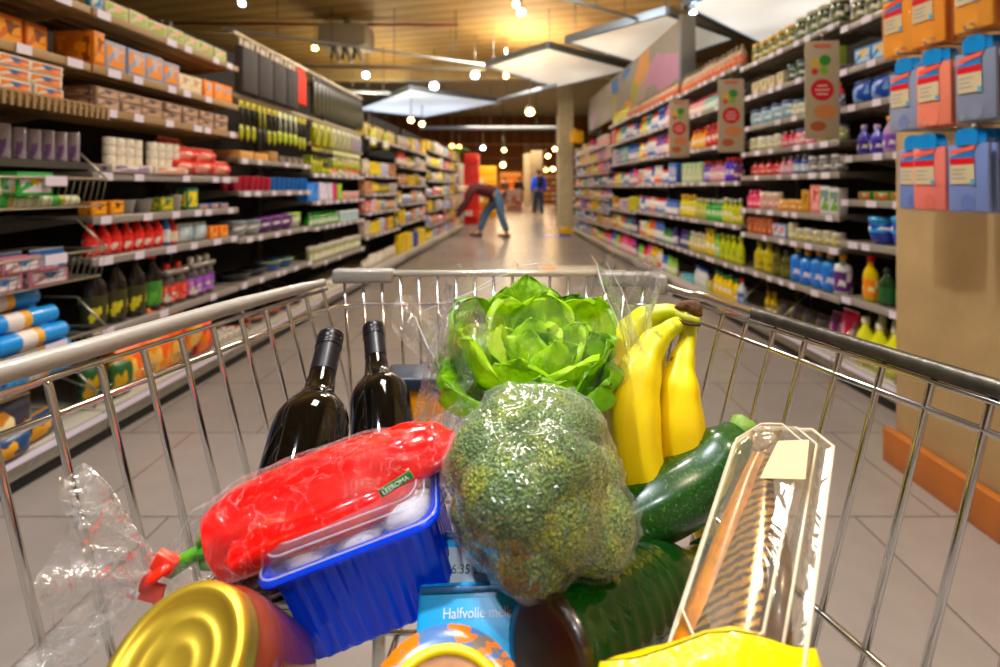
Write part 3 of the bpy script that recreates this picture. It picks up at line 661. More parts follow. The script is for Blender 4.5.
# D
run('L', 4.6, 5.95, .137, 'on the utensil base deck', [(box('plate_pack', 'dcd4c8', 'b8b0a4', 'f0ebe2', .18, .12, .07, cat='pack'), 'white plate pack', None)], rows=2)
hangrun(4.6, 5.95, 2.19, 'on the utensil top bar', [(hangpack('glove_pack', '15150f', '4a4a16', .08, .34, .03, '202018', None), 'black and olive hanging pack', None)])
hangrun(4.6, 5.95, 1.76, 'on the utensil second bar', [(hangpack('sponge_card', '9ca018', '5a5c10', .14, .2, .04, 'c8c888', None), 'olive-yellow hanging pack', 3), (hangpack('sponge_card', '8a8c60', 'b8bca0', .12, .2, .03, 'd8d8c0', None), 'grey-green hanging pack', 4), (hangpack('sponge_card', '2c88b0', 'e88a50', .1, .2, .03, 'd8d8c0', None), 'blue and orange hanging pack', None)])
hangrun(4.6, 5.95, 1.54, 'on the utensil third bar', [(hangpack('kitchen_tool', 'b4b416', '28281a', .07, .22, .02, 'c8c040', 'utensil'), 'yellow hanging tool', 3), (hangpack('kitchen_tool', '28261f', '28261f', .07, .2, .02, 'a09c60', 'utensil'), 'dark hanging tool', 3), (hangpack('kitchen_tool', 'a8b030', 'd8d8a0', .08, .2, .02, 'e0e0b0', 'utensil'), 'light olive hanging tool', None)])
wu = 'on the utensil bay %s shelf'
run('L', 4.6, 5.95, 1.29, wu % 'top', [(box('bulb_box', '8c9a30', 'c8d040', '303020', .1, .08, .16), 'olive box', 4), (box('bulb_box', 'e2dccb', 'd83a34', '6a9a3a', .1, .08, .17), 'cream and red box', 2), (box('bulb_box', '8cc03c', 'f0ecd8', '222222', .1, .08, .17), 'lime box', 1), (box('bulb_box', 'e2dccb', 'd83a34', 'e0d8c0', .1, .08, .17), 'cream and red carton', None)])
run('L', 4.5, 5.95, 1.03, wu % 'second', [(box('napkin_pack', '1f7ae0', '4aa0f0', '1668c0', .12, .1, .17, cat='pack'), 'bright blue pack', 2), (box('napkin_pack', 'd4cce4', 'f0ecf6', 'c0b8d8', .11, .1, .17, cat='pack'), 'lilac-white pack', 3), (box('napkin_pack', 'c01a68', 'd83a80', 'a0104c', .12, .1, .17, cat='pack'), 'magenta pack', 1), (box('napkin_pack', '94cc28', 'b0e050', '80b018', .12, .1, .17, cat='pack'), 'lime pack', 1), (box('napkin_pack', 'd0b8b0', 'c85040', 'e8e0d8', .1, .1, .08, cat='pack'), 'low red and white pack', None)])
run('L', 4.6, 5.95, .79, wu % 'third', [(bottle('syrup_bottle', '1c7a1c', '2aa02a', '30a830', .04, .13), 'green bottle', 8), (box('candle_box', 'd8ece4', '58b8d0', 'e89ab0', .09, .08, .11), 'white and aqua box', None)], rows=1, stack=1)
run('L', 4.6, 5.95, .45, wu % 'fourth', [(jar('spice_jar', 'a8a490', 'd0ccc0', '9cb040', .032, .15), 'grey-green glass', None)])

# far left bays: fuller variety, single meshes
PALY = [('ddb818', 'f4dc50', '8a7a18'), ('3e3c34', 'c8b820', '8a8a80'), ('c8c0b4', '9890b8', 'e4e0da'), ('c8b8a8', 'e8d8c8', '98908c'), ('e8d020', 'f8e858', 'c8a810'), ('d8d4e8', '8aa0d0', 'f0eef6'), ('b07858', 'e0b090', '6a4a3a')]
PALP = [('e8e2ee', 'e05aa8', 'f6f0f6'), ('e8c81c', 'd8b010', 'f8e448'), ('e0dce8', '88a8d8', 'f2f0f8'), ('d89a6a', 'e8c8a8', 'a86a4a'), ('d8e0e8', '3aa0b0', 'e8e8e8'), ('c03838', 'e8e0d8', 'd86a50')]
NAMES = {'d': 'yellow', 'e': 'pale', 'c': 'tan', 'b': 'brown'}
def colourname(h):
    r, g, b = [int(h[i:i + 2], 16) for i in (0, 2, 4)]
    mx, mn = max(r, g, b), min(r, g, b)
    if mx - mn < 34: return 'white' if mx > 205 else ('grey' if mx > 90 else 'dark')
    hsv = __import__('colorsys').rgb_to_hsv(r / 255, g / 255, b / 255); a = hsv[0] * 360
    dark = 'dark ' if mx < 110 else ('pale ' if hsv[1] < .3 else '')
    for lim, nm in ((14, 'red'), (40, 'orange'), (66, 'yellow'), (95, 'lime'), (165, 'green'), (200, 'teal'), (250, 'blue'), (290, 'purple'), (340, 'pink'), (361, 'red')):
        if a <= lim: return dark + nm
PROTOS = {}
def mixrun(side, y0, y1, z, where, pals, kinds, h0, h1, n_each=(2, 4), t=.03, rows=1, w=(.07, .12)):
    y = y0; i = R.randrange(len(pals)); items = []
    while y < y1 - .03:
        c = pals[i % len(pals)]; i += 1; kd = R.choice(kinds); hh = round(R.uniform(h0, h1), 2); ww = round(R.uniform(*w), 2)
        key = (c, kd, hh, ww)
        if key not in PROTOS:
            if kd == 'bottle': p = bottle('cleaner_bottle', c[0], c[2], c[1], ww * .42, hh, .75)
            elif kd == 'spray': p = trigger('spray_bottle', c[0], c[2], c[1], ww * .45, hh)
            elif kd == 'box': p = box('goods_box', c[0], c[1], c[2], ww, .08, hh)
            elif kd == 'jar': p = jar('goods_jar', c[0], c[2], c[1], ww * .42, min(hh, .13))
            elif kd == 'bag': p = bag('goods_bag', c[0], c[1], ww * 1.4, .08, hh, c3=c[2])
            PROTOS[key] = p
        p = PROTOS[key]; n = R.randint(*n_each); noun = {'bottle': 'bottle', 'spray': 'spray bottle', 'box': 'box', 'jar': 'jar', 'bag': 'bag'}[kd]
        c1, c2 = colourname(c[0]), colourname(c[1])
        items.append((p, (c1 if c1 == c2 else '%s and %s' % (c1, c2)) + ' ' + noun, n)); y += n * (p[3] + .006)
    run(side, y0, y1, z, where, items, t=t, rows=rows)
run('L', 6.05, 7.5, 1.79, 'on the paper bay top shelf', [(box('goods_box', 'c8b018', 'e8d030', 'd8d8e8', .16, .1, .16), 'yellow carton', None)])
for zz, nm, pal, kd, h0, h1 in ((1.32, 'second', PALY, ['box', 'bag'], .14, .2), (1.08, 'third', PALY, ['box', 'bag'], .12, .18), (.85, 'fourth', PALP, ['bag', 'box'], .12, .17), (.56, 'fifth', PALY, ['box', 'box'], .14, .2), (.137, 'base', [('e2ded6', 'f4f2ec', 'c8c0b4'), ('d8d4cc', 'e8dcc8', 'b0a89c')], ['bag', 'box'], .1, .16)):
    mixrun('L', 6.05, 7.55, zz, 'on the paper bay %s shelf' % nm, pal, kd, h0, h1)
for zz, nm, pal, kd, h0, h1 in ((1.79, 'top', PALY, ['box', 'bag'], .16, .24), (1.5, 'second', PALY + PALP, ['box', 'bottle'], .14, .22), (1.2, 'third', PALY, ['box', 'bag'], .14, .22), (.9, 'fourth', PALP, ['bag', 'bottle'], .14, .22), (.6, 'fifth', PALP, ['bag', 'box'], .14, .22), (.137, 'base', [('eccc18', 'f8e040', 'd8b010'), ('f0d424', 'f8e858', 'e0c018'), ('2848a8', '3a60c8', '1c3484')], ['box'], .26, .3)):
    mixrun('L', 7.65, 9.55, zz, 'on the pink bag bay %s shelf' % nm, pal, kd, h0, h1, w=(.09, .15))
for zz, nm in ((1.9, 'top'), (1.6, 'second'), (1.3, 'third'), (1.0, 'fourth'), (.7, 'fifth'), (.4, 'sixth'), (.137, 'base')):
    mixrun('L', 9.65, 11.55, zz, 'in the bending person bay, %s shelf' % nm, PALP + PALY, ['box', 'bag'], .14, .22, w=(.11, .18))
    mixrun('L', 11.65, 13.9, zz, 'on the farthest bay %s shelf' % nm, PALP + PALY, ['box'], .14, .22, w=(.14, .24))
# two spray bottles hung high in front of the paper bay
for px, nm in ((371, 'nearer'), (384, 'farther')):
    Y = 2.0056 / ((CX - px) / F + .042); loc, rz = frame('L', Y, -.02, 1.66)
    o = put(trigger('spray_bottle', 'b8c418' if px < 380 else 'b0bc1c', '22221c', 'e8e8d8', .07, .32), loc, rz, 'lime and white spray bottle hung above the paper bay, the %s one' % nm, 'hanging spray bottles')
    G().tube([(0, 0, .28), (0, .0, .46), (0, .1, .47)], .004, BLACK, 5).obj('hanging_cord', o)

# ======================= RIGHT SIDE =======================
Q0, Q1, Q2, Q3, Q4, Q5 = 2.15, 3.0, 4.2, 5.7, 8.9, 12.8
rack('R', 'shelf_unit', Q0, Q1, [2.11, 1.855, 1.633, 1.34, 1.083, .84, .51], 'shelving bay next to the tan pillar')
rack('R', 'shelf_unit', Q1 + .002, Q2, [2.16, 1.9, 1.65, 1.445, 1.25, .985, .785, .49], 'shelving bay with jars above blue and purple canisters')
rack('R', 'shelf_unit', Q2 + .002, Q3, [2.2, 1.91, 1.55, 1.21, .835, .485], 'shelving bay with yellow and green detergent bottles')
rack('R', 'shelf_unit', Q3 + .002, 7.3, [2.22, 1.91, 1.56, 1.2, .83, .485], 'shelving bay under the near half of the banner board')
rack('R', 'shelf_unit', 7.302, Q4, [2.24, 1.91, 1.56, 1.2, .8, .485], 'shelving bay under the far half of the banner board')
rack('R', 'shelf_unit', Q4 + .002, Q5, [1.95, 1.7, 1.45, 1.2, .95, .7, .45], 'farthest shelving bay beside the concrete column')
# pillar bay
w1 = 'on the pillar bay %s shelf'
run('R', 2.2, 2.98, 2.11, w1 % 'top', [(jar('pickle_jar', '2a2c22', 'c8c0a8', '8a8c5a', .045, .15), 'dark jar', None)])
run('R', 2.54, 2.98, 1.855, w1 % 'second', [(box('sponge_pack', '3a7ab8', 'b8d0e8', 'e8c040', .12, .1, .1, cat='pack'), 'blue sponge pack', 4), (box('sponge_pack', '78a820', 'b8d848', '4a7a10', .09, .1, .07, cat='pack'), 'lime sponge pack', None)])
run('R', 2.54, 2.98, 1.633, w1 % 'third', [(bag('detergent_pouch', '1c4ca4', '8ab0e0', .13, .08, .13, 'pouch'), 'royal blue pouch', 3), (box('scent_box', '8a98a8', 'c8c8d0', '5a6a80', .07, .06, .08), 'grey-blue box', 3), (bottle('scent_bottle', 'd8801c', 'e89a1c', '3a6ab0', .025, .13), 'orange bottle', 1)], gap=.012)
run('R', 2.54, 2.98, 1.34, w1 % 'fourth', [(bottle('softener_bottle', 'b89ac8', 'e0a020', '7a50b0', .04, .2, .7), 'lilac bottle with orange cap', 2), (bottle('softener_bottle', '5a5ac0', 'c8b8e0', '3a2a90', .04, .17, .7), 'violet-blue bottle', 2), (box('scent_box', '1c4aa8', '3a78d0', 'c8d8f0', .08, .06, .14), 'deep blue box', 1), (jar('candle_jar', '8c9aa4', '4a80a8', None, .035, .1), 'grey-blue glass jar', 2)], gap=.015)
run('R', 2.54, 2.98, 1.083, w1 % 'fifth', [(box('sponge_pack', '4a8a2c', 'c84a28', 'b8c8b0', .1, .08, .045, cat='pack'), 'flat green pack', None)], gap=.02)
run('R', 2.54, 2.98, .84, w1 % 'sixth', [(bowl('capsule_tub', '1a3cae', '2a9ad8', .075, .16), 'blue capsule tub with aqua lid', 3), (bowl('capsule_tub', '5a1e9a', '2a9ad8', .07, .15), 'purple capsule tub with aqua lid', 1), (bowl('capsule_tub', '9a7aa0', 'c8b0c8', .06, .12), 'mauve capsule tub', None)], gap=.008)
can1 = lambda c, l, cap='d8a018': bottle('wipe_canister', c, cap, l, .05, .245, 1, capr=.02, lab2='ece8f0', shoulder=.72)
run('R', 2.54, 2.99, .51, w1 % 'seventh', [(bottle('bleach_bottle', '143c1c', '1c2c1c', '1c5c2c', .05, .2, .8, lab2='1c5c2c'), 'dark green bottle', 2), (bottle('bleach_bottle', 'e0c414', 'c82018', 'e88a1c', .046, .25, .75, lab2='f4e8a0'), 'yellow bottle with red cap', 1), (can1('dce0d8', '2a8a4a'), 'white canister with green label', 2), (can1('d8d0dc', '5a2a7a'), 'white canister with purple label', 2)], gap=.02)
bl = bottle('juice_bottle', 'e2e43c', 'eef0d8', 'c8d820', .05, .27, .9, lab2='78b030')
run('R', 2.5, 2.98, .137, 'in the wire bin by the pillar', [(bl, 'pale yellow bottle with white cap', None)], t=.02, rows=2)
# jar bay
w2 = 'on the jar bay %s shelf'
run('R', 3.05, 4.18, 2.16, w2 % 'top', [(jar('coffee_jar', '2a3a26', 'b8b49c', '6a7a50', .055, .17), 'dark green jar', 4), (jar('coffee_jar', '4c5a2c', 'd8b020', 'b8a84a', .05, .15), 'olive jar with yellow lid', 5)], gap=.012)
run('R', 3.05, 4.18, 1.9, w2 % 'second', [(box('candle_box', '8a9a3c', 'c8482a', 'd8d0c0', .07, .06, .12), 'green and red box', 2), (jar('candle_jar', '16362a', '2a4a3c', '3a5a48', .042, .13), 'dark teal jar', 4), (box('candle_box', 'b8a888', 'd8ccb0', '9a8a6c', .1, .08, .1), 'tan box', None)], gap=.015)
run('R', 3.05, 4.18, 1.65, w2 % 'third', [(bottle('scent_bottle', 'd84a5a', 'e87a20', '3a6ab0', .03, .15), 'red bottle with orange cap', 2), (jar('glass_jar', 'b0b8a4', '3a5a80', 'd8d8c8', .055, .11), 'clear glass jar with blue lid', 3), (jar('glass_jar', 'a8b8c0', '2a4a78', '7ab0c8', .065, .13), 'large glass jar with navy lid', None)], gap=.012)
run('R', 3.05, 4.18, 1.445, w2 % 'fourth', [(jar('glass_jar', 'a8ac80', '3c5a88', 'c8cc60', .05, .1), 'olive glass jar', 2), (jar('cream_jar', 'd8748a', '2a4a80', 'f0c8d0', .055, .11), 'pink jar with navy lid', 2), (bottle('scent_bottle', 'c83050', 'e8c8d0', 'e08aa0', .03, .12), 'rose bottle', 2), (jar('glass_jar', 'b8b8b0', 'd8d8d0', 'c8c890', .05, .11), 'pale jar', None)], gap=.015)
run('R', 3.05, 4.18, 1.25, w2 % 'fifth', [(jar('glass_jar', '6a6a6e', 'c8c8cc', '9a9aa0', .045, .11), 'grey jar', 3), (bottle('scent_bottle', '2a4a9a', 'd8d8e0', 'c8d0e8', .03, .13), 'navy bottle', 2), (bottle('scent_bottle', 'c87a9a', 'e8d8e0', 'e8c0d0', .032, .13), 'pale pink bottle', 2), (bottle('scent_bottle', 'b01c20', '6a1010', 'c83030', .04, .12), 'dark red bottle', None)], gap=.02)
run('R', 3.05, 4.18, .985, w2 % 'sixth', [(box('gift_box', 'd8d4dc', '6aa03a', '7a88b0', .08, .06, .17), 'white box with green print', 2), (box('gift_box', 'd88a88', 'e8b0a8', 'b03a3a', .1, .05, .18), 'salmon-pink box', 1), (box('gift_box', 'b88a1c', 'c89a30', '8a6414', .09, .06, .16), 'golden-brown box', 1), (jar('soap_tub', 'e8b050', 'e8c880', 'd8983a', .045, .08), 'amber tub', 3), (jar('soap_tub', 'c8b0a0', 'e8d8cc', 'd88a90', .04, .13), 'pinkish tub', 3), (bottle('soap_bottle', 'd02a6a', 'e86a9a', 'e85a8a', .03, .15), 'hot pink bottle', None)], gap=.006)
run('R', 3.05, 4.18, .785, w2 % 'seventh', [(jar('glass_jar', 'b8b4a8', 'd8d4c8', 'c8c040', .04, .09), 'small clear jar', 5), (jar('glass_jar', 'c8c8b0', 'e0dcb0', 'd8d898', .035, .12), 'pale yellow jar', 1), (box('soap_box', '8a9ac0', 'd8d4dc', 'c84a5a', .08, .06, .1), 'grey and red box', 2), (box('soap_box', 'a84a2c', 'c88a60', '6a2a1c', .06, .06, .14), 'brown-red box', None)], gap=.012)
run('R', 3.02, 4.18, .49, w2 % 'eighth', [(can1('dfe6f0', '5a2a7a'), 'white canister with purple wrap', 1), (can1('2a8ae0', '2a78d8'), 'blue canister with yellow cap', 4), (bottle('oil_bottle', '4a4a1c', '3a3a18', '5a5a20', .05, .22, .7, lab2='7a7a28'), 'dark olive bottle', 2), (bottle('detergent_bottle', 'b0a81a', '8a9a20', 'c0b020', .06, .24, .6, lab2='8a8a14'), 'olive-yellow bottle', None)], gap=.012)
run('R', 3.03, 4.1, .137, 'on the jar bay base deck', [(bag('detergent_pouch', 'd81c5c', 'e8b8d0', .13, .1, .26, 'pouch'), 'magenta pouch', 1), (bag('detergent_pouch', '6a2a6a', 'c890b8', .1, .1, .2, 'pouch'), 'purple pouch', 1), (bag('powder_pack', '3c3a44', '6a5a30', .14, .1, .16, 'pack'), 'dark pack', 4), (bottle('cleaner_bottle', 'c8b012', 'b89a10', '8a7a18', .04, .2, .7), 'dull yellow bottle', None)], rows=1, t=.1)
# detergent bay
w3 = 'on the detergent bay %s shelf'
run('R', 4.25, 5.68, 2.2, w3 % 'top', [(bottle('oil_bottle', 'b8a088', '8a7a68', 'd86a2c', .038, .19, lab2='c8b098'), 'beige bottle with orange label', None)], gap=.01)
run('R', 4.25, 5.68, 1.91, w3 % 'second', [(bottle('spray_can', 'a84a50', 'd8c8c8', '3a6a9c', .03, .16), 'red aerosol can', 4), (bottle('spray_can', '4a7ab0', 'd8d8e0', 'c8d8e8', .03, .17), 'blue aerosol can', 3), (bottle('spray_can', '3a9a8a', 'c83a3a', 'd8e8e0', .03, .15), 'teal aerosol can', 4), (bottle('spray_can', 'c87a80', 'b03a3a', 'e8d8d0', .03, .15), 'pinkish aerosol can', None)], gap=.008)
run('R', 4.25, 5.68, 1.55, w3 % 'third', [(bottle('spray_can', '8a2a30', 'c8b8c8', '8aa0c8', .035, .2), 'maroon can', 3), (bottle('syrup_bottle', 'a01814', 'c83a28', 'b82018', .042, .22, .8), 'dark red bottle', 5), (bottle('syrup_bottle', 'd89a10', 'c8281c', 'e8b428', .04, .21, .8), 'amber bottle with red cap', 4), (box('goods_box', 'd8d0d4', 'e8e0e8', 'c8b8c0', .12, .06, .1), 'pale pink box', None)], gap=.012)
run('R', 4.25, 5.68, 1.21, w3 % 'fourth', [(bottle('shower_bottle', '4a1a5c', 'b01c2c', '6a1c7a', .034, .2, .8), 'plum bottle with red cap', 2), (bottle('shower_bottle', '4418b8', 'b01c2c', '5a30c0', .034, .21, .8), 'indigo bottle with red cap', 2), (bottle('shower_bottle', 'b87a9a', 'a81c2c', 'd8b0c0', .034, .19, .8), 'rose bottle with red cap', 4), (bottle('shower_bottle', '4a30a0', 'b01c2c', 'a890d0', .034, .2, .8), 'violet bottle with red cap', 2), (box('soap_box', 'a8c8a0', 'e8d8c8', '5aa05a', .1, .06, .2), 'green and cream carton', None)], gap=.01)
gb = bottle('dish_soap', '2c9a34', 'd8dcd0', '54b848', .038, .21, .75); yb = bottle('dish_soap', 'bcc412', 'd8dcc8', 'd0d040', .04, .22, .7); yg = bottle('dish_soap', 'b8bc3c', 'c8c8a0', 'a8ac50', .04, .21, .7, lab2='d8d89a')
run('R', 4.25, 5.68, .835, w3 % 'fifth', [(yb, 'acid yellow dish soap bottle', 4), (gb, 'green dish soap bottle', 4), (yg, 'dull yellow dish soap bottle', 3), (bottle('dish_soap', 'ccc210', 'd8a010', 'e0d428', .045, .24, .7), 'bright yellow dish soap bottle', None)], gap=.012)
lg = bottle('detergent_bottle', 'b4c01a', 'a0b010', 'c4cc38', .05, .25, .6, lab2='98a818')
run('R', 4.25, 5.68, .485, w3 % 'sixth', [(lg, 'lime detergent bottle', 4), (bottle('detergent_bottle', '8cc068', '50a838', 'a8d088', .04, .24, .65), 'pale green detergent bottle', 1), (bottle('detergent_bottle', 'c8b412', 'b8a010', 'd8c838', .055, .26, .6), 'mustard detergent bottle', 2), (bottle('detergent_bottle', 'c0c098', 'd8d4c0', 'd0b838', .04, .2, .8), 'cream detergent bottle', 4), (bottle('detergent_bottle', '1c5a34', '1a4a2c', '2a6a40', .04, .2, .8), 'dark green detergent bottle', 1), (bottle('detergent_bottle', '3a2a78', '302060', '4a3a90', .04, .2, .8), 'dark violet detergent bottle', None)], gap=.01)
run('R', 4.25, 5.68, .137, 'on the detergent bay base deck', [(bottle('cleaner_bottle', 'd8e0e8', 'c83a3a', '2a6ac0', .045, .24, .8), 'white and blue bottle with red cap', 1), (bottle('cleaner_bottle', 'e8cc10', '1c7a3a', 'e0c010', .045, .22, .8), 'yellow bottle with green cap', 5), (box('wipe_pack', 'b8a850', '8ab030', 'd8d0b0', .12, .08, .1, cat='pack'), 'yellow-green pack', 1), (bottle('cleaner_bottle', 'd8dce0', '2a5aa8', 'c8d4e0', .035, .2), 'white bottle with blue cap', 4), (box('wipe_pack', '6ab0c8', 'a8d4e0', '3a8aa8', .16, .1, .06, cat='pack'), 'aqua flat pack', None)], rows=1)
# banner bays
PB = [('3a6ab8', 'e8e4f0', '2a50a0'), ('e4e0e8', '4a78c0', 'd8382c'), ('2a98a8', 'e8f0f0', '1c8a94'), ('d8c818', 'f0e040', 'e07818'), ('c82a2c', 'f0d8d0', 'a81c20'), ('e6dcd6', 'e05a3c', 'c8c0c8'), ('7a3a98', 'd8c8e0', '5a2a78'), ('d83a7a', 'f0d0e0', 'c81c60')]
PG = [('d0c818', 'e8e050', '6a9a20'), ('e0d8cc', 'd86a3a', 'f0ece6'), ('b89820', 'e8d060', '8a7a10'), ('3a2a70', 'c8c0e0', '2a1c58'), ('2a7a4a', 'c8e0c8', '1c5a34'), ('4a70b0', 'e8e8f0', '2a4a90'), ('c85a2c', 'f0d8b8', 'a8401c')]
PX = [('e86aa8', 'f8d8e8', 'd83a88'), ('d82a24', 'f0e0d8', 'b81c1c'), ('9cc868', 'd8e8b8', '7ab040'), ('3a78c8', 'e0e8f4', '2458a8'), ('e4e0dc', 'd84a3c', 'e8c84a'), ('e8c42c', 'f4e078', 'c8a018')]
def banner_bay(y0, y1, nm, zs):
    for (z, sh, pal, kd, h0, h1, t) in zs: mixrun('R', y0, y1, z, 'on the %s bay %s shelf' % (nm, sh), pal, kd, h0, h1, t=t)
banner_bay(5.75, 7.27, 'near banner', [(1.91, 'second', PB, ['bottle', 'spray'], .18, .26, .03), (1.56, 'third', [PB[3], PB[4], PB[6], PB[1], PB[5]], ['bottle'], .2, .27, .03), (1.2, 'fourth', [PB[0], PB[1], PB[5]], ['box', 'bottle'], .16, .24, .03), (.83, 'fifth', [PB[5], PB[1], PB[0], PB[1]], ['bottle'], .18, .24, .03), (.485, 'sixth', PG, ['bottle'], .16, .25, .03), (.137, 'base', PX, ['bottle'], .18, .26, .02)])
banner_bay(7.35, 8.85, 'far banner', [(1.91, 'second', PB, ['bottle', 'box'], .16, .26, .03), (1.56, 'third', [PB[0], PB[1], PB[0], PB[2]], ['bottle', 'box'], .18, .25, .03), (1.2, 'fourth', PB, ['bottle'], .16, .26, .03), (.8, 'fifth', [PG[1], PG[6], PG[0], PB[1]], ['bottle', 'box'], .16, .22, .03), (.485, 'sixth', PG, ['bottle'], .2, .26, .03), (.137, 'base', PX + PB, ['bottle'], .22, .28, .02)])
run('R', 5.75, 7.27, 2.22, 'on the near banner bay top shelf', [(bottle('oil_bottle', 'c0a890', '9a7a60', 'd8622c', .038, .17, lab2='b89a80'), 'beige bottle with red-orange label', None)], gap=.01)
run('R', 7.35, 8.85, 2.24, 'on the far banner bay top shelf', [(bottle('oil_bottle', 'c8b49c', 'a88a70', 'd8622c', .04, .16, lab2='b89a80'), 'cream bottle with orange band', 6), (bottle('cleaner_bottle', 'd8dc28', 'e0a020', 'e8e860', .045, .22), 'neon yellow bottle', None)], gap=.01)
for zz, nm in ((1.95, 'top'), (1.7, 'second'), (1.45, 'third'), (1.2, 'fourth'), (.95, 'fifth'), (.7, 'sixth'), (.45, 'seventh'), (.137, 'base')):
    mixrun('R', 8.95, 12.75, zz, 'on the column-side bay %s shelf' % nm, PB[:3] + PB + PG[:3], ['box', 'bottle'], .15, .22, w=(.12, .2))

# yellow sign clips and crates at the far end
def simple(name, g, loc, label, cat, rz=0):
    o = g.obj(name, None, loc, rz); tag(o, label, cat); return o
root = empty('shelf_sign', hit(575, 137, 1.15 + 51 * 12.3 / 500)); root.location = P(577, 137, 12.3)
tag(root, 'yellow sign plate topping the farthest bay by the concrete column', 'sign')
G().box((0, 0, 0), (.34, .05, .3), mat('f0b81c', .4), .02).obj('plate', root); G().box((-.05, 0, .16), (.1, .04, .1), mat('f0b81c', .4), .02).obj('arrow_tab', root)
simple('crate', G().box((0, 0, .09), (.3, .5, .16), mat('e8bc14', .4), .02).box((0, 0, .18), (.24, .44, .02), mat('c89a10', .4), .005), (RX(12.3) - .28, 12.35, 0), 'yellow crate on the floor beside the concrete column', 'crate')
simple('floor_sticker', G().box((0, 0, .003), (.7, .5, .004), mat('2a5ae0', .3)), (1.05, 11.9, 0), 'blue floor sticker beside the concrete column', 'sticker', .1)
o = empty('floor_poster', (.84, 7.0, .0), .0); tag(o, 'orange and white poster lying flat on the floor beyond the cart', 'floor poster')
G().box((0, 0, .002), (.9, .7, .003), mat('e8e0d4', .4)).obj('sheet', o); G().box((.1, -.2, .0042), (.7, .28, .001), mat('f0a010', .4)).obj('orange_field', o); G().box((-.32, 0, .0042), (.2, .6, .001), mat('f0a828', .4)).obj('orange_stripe', o)
o = empty('floor_poster', (1.5, 3.85, .085), 0)
bpy.data.objects.remove(o)
loc, rz = frame('R', 4.3, -.05, .1); o = empty('bumper_sticker', loc, rz); tag(o, 'yellow and pink sticker on the bumper rail under the olive bottles', 'sticker')
G().box((-.09, 0, 0), (.2, .004, .06), mat('f0b828', .4)).obj('yellow_half', o); G().box((.09, 0, 0), (.16, .004, .06), mat('e8607a', .4)).obj('pink_half', o)

# banner board above the far right bays
def banner_mat():
    m, nt, b = newmat('banner_print'); b.inputs['Roughness'].default_value = .5
    tc = nt.nodes.new('ShaderNodeTexCoord'); mp = nt.nodes.new('ShaderNodeMapping'); mp.inputs['Scale'].default_value = (1.0, 1.0, 1.6); mp.inputs['Rotation'].default_value = (0, .75, 0)
    nt.links.new(tc.outputs['Object'], mp.inputs['Vector']); v = nt.nodes.new('ShaderNodeTexVoronoi'); v.inputs['Scale'].default_value = 1.5; v.distance = 'EUCLIDEAN'
    nt.links.new(mp.outputs[0], v.inputs['Vector']); s = nt.nodes.new('ShaderNodeSeparateColor'); nt.links.new(v.outputs['Color'], s.inputs[0])
    r = nt.nodes.new('ShaderNodeValToRGB'); r.color_ramp.interpolation = 'CONSTANT'; e = r.color_ramp.elements
    e[0].color = lin('a39c96'); e[1].position = .38; e[1].color = lin('b8aea6')
    for p_, c in ((.5, 'c898b4'), (.58, 'b8b83c'), (.66, 'b0a8a0'), (.74, '4a8ad0'), (.8, 'e0a868'), (.87, 'b0a8a0'), (.92, '5a8a6a'), (.96, 'cfc5bc')): x = e.new(p_); x.color = lin(c)
    nt.links.new(s.outputs[1], r.inputs[0]); nt.links.new(r.outputs[0], b.inputs['Base Color']); return m
loc, rz = frame('R', 8.9, .24, 2.83); o = empty('banner_board', loc, rz); tag(o, 'long banner board printed with pastel facets above the far cleaning bays', 'banner')
G().box((0, 0, 0), (5.6, .05, .72), banner_mat(), .004).obj('printed_panel', o); G().box((2.83, .05, 0), (.1, .18, .84), mat('8e9296', .4, .5), .005).obj('end_post', o); G().box((-2.83, .05, 0), (.1, .18, .84), mat('8e9296', .4, .5), .005).obj('end_post', o)
for x in (-2, 0, 2): G().tube([(x, .04, -.36), (x, .04, -.58)], .02, mat('8e9296', .4, .5), 6).obj('support_leg', o)
G().box((0, .0, .37), (5.6, .06, .025), mat('b8a890', .4), .003).obj('top_rail', o)

# promotional strips hanging across the cleaning racks
def strip(px, py0, py1, Y, w, label, tilt):
    a, b = P(px, py0, Y), P(px, py1, Y); h = a.z - b.z
    o = empty('hanging_sign', (a + b) / 2, tilt); tag(o, label, 'hanging sign', None)
    G().box((0, 0, 0), (w, .006, h), mat('b3a893', .4), .001).obj('card', o)
    f = -.0035
    def disc(x, z, r, c, n='printed_spot', sx=1.0):
        g = G(); n_ = 20; g.add([(x + r * sx * math.cos(2 * PI * k / n_), f, z + r * math.sin(2 * PI * k / n_)) for k in range(n_)] , [tuple(range(n_))], mat(c, .4), False); g.obj(n, o)
    disc(0, .0, w * .34, 'b82030', 'red_seal'); disc(-w * .2, h * .27, w * .12, 'd8b830', 'fruit_print'); disc(w * .08, h * .3, w * .17, '3a8a3a', 'fruit_print'); disc(w * .05, h * .2, w * .12, '88b038', 'fruit_print'); disc(-w * .22, h * .19, w * .1, 'c83a28', 'fruit_print')
    disc(w * .08, -h * .22, w * .22, 'c88a5a', 'biscuit_print', 1.5); disc(-w * .12, -h * .37, w * .16, 'a8603a', 'biscuit_print', 1.5)
    G().box((0, f, h * .45), (w * .5, .001, h * .04), mat('c87060', .4)).obj('heading_print', o)
    for q_, ww in enumerate((.3, .42, .34)): G().box((0, -.0045, (1 - q_) * w * .13), (w * ww, .0006, w * .035), mat('f0dcd8', .4)).obj('seal_lettering', o)
    G().tube([(0, 0, h / 2), (.0, 0, h / 2 + .05)], .003, CHROME, 5).obj('hook', o)
strip(822, 41, 139, 2.72, .175, 'nearest hanging promotional strip with fruit and a red seal', -.12)
strip(731, 79, 152, 3.85, .19, 'middle hanging promotional strip with fruit and a red seal', -.12)
strip(679, 100, 157, 5.1, .2, 'farthest hanging promotional strip, dimmer than the others', -.12)

